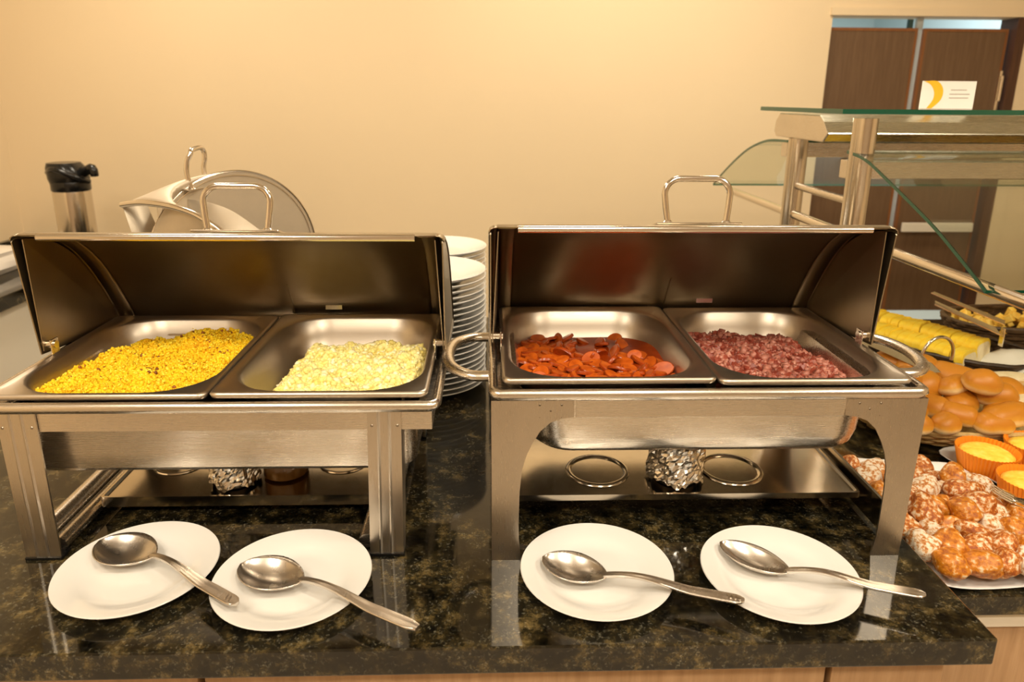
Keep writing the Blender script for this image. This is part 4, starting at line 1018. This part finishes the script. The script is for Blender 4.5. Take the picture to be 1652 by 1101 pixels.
RL = [ # kind, x, y, z, rz, tilt x, tilt y, scale, label
 (2, .806, 1.275, -.012, .1, .1, 0, .95, 'golden roll at the near left corner of the straw basket'),
 (0, .900, 1.255, -.008, -.5, .25, .1, .85, 'small golden roll at the basket front next to the corner roll'),
 (2, .985, 1.235, -.010, .25, -.1, -.05, 1.05, 'long golden roll at the basket front behind the orange cups'),
 (1, .800, 1.365, -.005, .4, .2, 0, .9, 'golden roll half hidden by the chafing dish, lower left of basket'),
 (1, .880, 1.345, .012, .2, .35, .0, 1.05, 'round golden roll in the middle of the basket'),
 (1, 1.045, 1.33, -.004, .15, -.2, 0, 1.1, 'split roll lying on its side at the basket right'),
 (2, .965, 1.370, .018, -.75, .5, .15, 1.15, 'large golden roll leaning diagonally at the basket centre'),
 (0, .865, 1.425, .028, -.4, .2, 0, 1.0, 'golden roll sitting high at the rear of the straw basket'),
 (0, .800, 1.440, .012, .6, 0, 0, 1.0, 'golden roll at the rear left of the straw basket'),
 (0, .930, 1.310, .024, .5, -.35, 0, .85, 'golden roll propped on the front rolls'),
 (0, 1.000, 1.300, .012, -.2, .3, 0, .95, 'golden roll leaning beside the split roll'),
 (2, .900, 1.400, .030, .2, .1, 0, 1.0, 'long golden roll on top near the rear of the straw basket'),
 (1, .960, 1.290, .040, -.1, .2, .1, .95, 'golden roll topping the pile at the basket front'),
 (0, .830, 1.320, .030, 1.0, .1, 0, 1.0, 'golden roll on top beside the chafing dish leg'),
 (1, .860, 1.225, -.016, .5, 0, 0, .8, 'small golden roll tucked at the very front of the basket'),
 (0, .865, 1.290, -.012, -.9, 0, 0, 1.0, 'golden roll under the front rolls, left of middle in the basket'),
 (1, .935, 1.300, -.014, .8, 0, 0, 1.05, 'golden roll low in the middle of the straw basket'),
 (2, 1.015, 1.270, -.012, -.3, 0, 0, .9, 'golden roll low at the right inside of the basket'),
 (0, .950, 1.225, -.016, .1, .1, 0, .9, 'golden roll lying against the front rim of the basket'),
 (1, .800, 1.225, -.016, -.2, 0, 0, .85, 'golden roll at the front left rim by the chafing dish leg'),
 (3, 1.205, 1.330, -.004, .5, 0, 0, 1.15, 'pale soft roll at the near left of the rear basket'),
 (4, 1.290, 1.290, -.004, -.2, 0, 0, 1.05, 'pale long roll at the front of the rear basket'),
 (3, 1.270, 1.380, .010, .2, .1, 0, 1.2, 'pale soft roll in the middle of the rear basket'),
 (4, 1.215, 1.410, .016, -.7, .2, 0, 1.0, 'pale roll leaning against the white napkin'),
 (3, 1.370, 1.370, .006, .9, 0, 0, 1.1, 'pale soft roll at the right of the rear basket')]
for a in RL: roll(a[0], a[1], a[2] - (.022 if a[0] < 3 else 0), a[3] + (.008 if a[0] < 3 else .004), *a[4:])
# bread halves with crumb side showing
def half_roll(x, y, z, rz, label):
    t = thing('split_roll', label, 'bread', (x, y, z), 'split rolls in the straw basket')
    L, W, H = .098, .050, .018
    def el(s, zz): return [Matrix.Translation((x, y, 0)) @ (Matrix.Rotation(rz, 4, 'Z') @ Vector((L / 2 * s * math.copysign(abs(math.cos(q)) ** .7, math.cos(q)), W / 2 * s * math.sin(q), 0))) + Vector((0, 0, z + zz)) for q in [2 * PI * k / 28 for k in range(28)]]
    obj('crust', MB().loft([el(.72, 0), el(.95, .005), el(1, .012), el(.98, H)], True), M_ROLL, t)
    obj('crumb_face', MB().loft([el(.98, H), el(.95, H + .003), el(.6, H + .004 + .002), el(.05, H + .005)], False, True), M_CRUMB, t)
half_roll(1.055, 1.262, .012, .2, 'split roll with white crumb face up at the basket front right')
half_roll(1.075, 1.345, .028, .05, 'split roll with white crumb face up, higher at the basket right')
# sliced cake in the black basket
sl0 = None; ns = 17
A_ = Vector((.935, 1.665, 0)); B_ = Vector((1.085, 1.460, 0)); dr = (B_ - A_).normalized(); rzc = math.atan2(dr.y, dr.x)
for row in (0, 1):
    for k in range(ns):
        q = k / (ns - 1); c = A_.lerp(B_, q) + Vector((dr.y, -dr.x, 0)) * (-.036 if row else .036)
        z = -.030 + (.034 if row == 0 else .044) + random.uniform(-.002, .002) - .010 * q * q
        lab = '%s slice of yellow cake, counting from the rear, in the %s row' % (ordn(k) if k else 'first', ['near', 'far'][row])
        if sl0 is None:
            t = thing('cake_slice', lab, 'cake', (0, 0, 0), 'yellow cake slices in the black basket'); sl0 = t
            hw, hh, th = .036, .074, .0083
            ol = []
            for a in range(21):
                an = PI * a / 20; ol.append((hw * math.copysign(abs(math.cos(an)) ** .5, math.cos(an)), hh * .72 + hh * .28 * math.sin(an) ** .7))
            full = [(-hw * .92, 0), (hw * .92, 0)] + ol
            obj('crumb', MB().prism([(-th, a * .985, b) for a, b in full], (2 * th, 0, 0)), M_CRUMB, t, smooth=False)
            crust = [(-th * 1.04, a * 1.02, b + .0012) for a, b in ol]; cin = [(-th * 1.04, a * .95, b - .006) for a, b in ol]
            n_ = len(ol)
            mb = MB().loft([cin, crust, [(th * 1.04, y_, z_) for _, y_, z_ in crust], [(th * 1.04, y_, z_) for _, y_, z_ in cin]], closed=False)
            obj('crust', mb, M_CHEESE, t, angle=50)
            t.location = (c.x, c.y, z); t.rotation_euler = (0, -.1, rzc); WLOC[t.name] = Vector((0, 0, 0))
        else: dup(sl0, (c.x, c.y, z), (random.uniform(-.03, .03), -.1 + random.uniform(-.06, .06), rzc + random.uniform(-.05, .05)), label=lab)
# knife
kn = thing('cake_knife', 'broad steel knife leaning on the black basket beside the cake', 'knife', (.86, 1.39, .08))
obj('blade', MB().prism([(.772, 1.470, .130), (.905, 1.340, .079), (.915, 1.322, .066), (.895, 1.326, .063), (.765, 1.452, .108)], (.0015, .001, 0)), M_CHROME, kn, smooth=False)
obj('handle', MB().tube([(.77, 1.462, .119), (.70, 1.53, .145)], [.009, .011], 10, flat=.6), M_BLACK, kn)
# slotted server
sv = thing('bread_tongs', 'flat steel serving tongs with comb teeth lying over the cake basket', 'tongs', (1.06, 1.50, .12))
obj('arm', MB().prism([(1.010, 1.520, .150), (1.026, 1.545, .152), (1.140, 1.490, .104), (1.128, 1.455, .098)], (0, 0, .002)), M_CHROME, sv, smooth=False)
obj('arm', MB().prism([(1.020, 1.555, .168), (1.034, 1.565, .168), (1.165, 1.500, .118), (1.152, 1.480, .114)], (0, 0, .002)), M_CHROME, sv, smooth=False)
for k in range(6):
    a = Vector((1.128, 1.457, .098)).lerp(Vector((1.150, 1.486, .108)), k / 5)
    obj('tooth', MB().box(a.x - .0012, a.x + .0012, a.y - .012, a.y, a.z - .022, a.z), M_CHROME, sv, smooth=False)
rt = single('ring_handle', MB().tube([(.945 + .040 * math.cos(a), 1.385 + .010 * math.cos(a), .078 + .042 * math.sin(a)) for a in [PI * (-.1 + 1.2 * k / 20) for k in range(21)]], .0035, 10), M_CHROME, 'round steel wire ring standing against the cake basket', 'ring', (.945, 1.385, .04))
# toast cubes
tc0 = None
for k in range(90):
    x = random.uniform(1.25, 1.66); y = random.uniform(1.655, 1.82); z = .022 + random.uniform(0, .030)
    s = (random.uniform(.7, 1.3), random.uniform(.7, 1.2), random.uniform(.7, 1.1)); rot = tuple(random.uniform(0, 3) for _ in range(3))
    if tc0 is None: tc0 = single('toast_cube', MB().box(-.014, .014, -.011, .011, -.009, .009), M_TOAST, 'golden toasted bread cube in the rear brown basket', 'toast', (0, 0, 0), 'toasted bread cubes in the brown basket', smooth=False, bevel=.002); tc0.location = (x, y, z); tc0.rotation_euler = rot
    else: dup(tc0, (x, y, z), rot, s)
# napkin
def napkin():
    rows = []
    for i in range(9):
        u = i / 8; rows.append([(1.085 + .10 * u + .012 * math.sin(5 * v), 1.365 + .13 * v + .01 * u, .020 + .050 * u * (1 - .3 * v) + .005 * math.sin(8 * v + 3 * u)) for v in [k / 8 for k in range(9)]])
    return MB().loft(rows, closed=False)
single('paper_napkin', napkin(), M_PAPER, 'white paper napkin with zigzag edge lining the rear bread basket', 'napkin', (1.13, 1.43, .02), solid=.0008, angle=180)
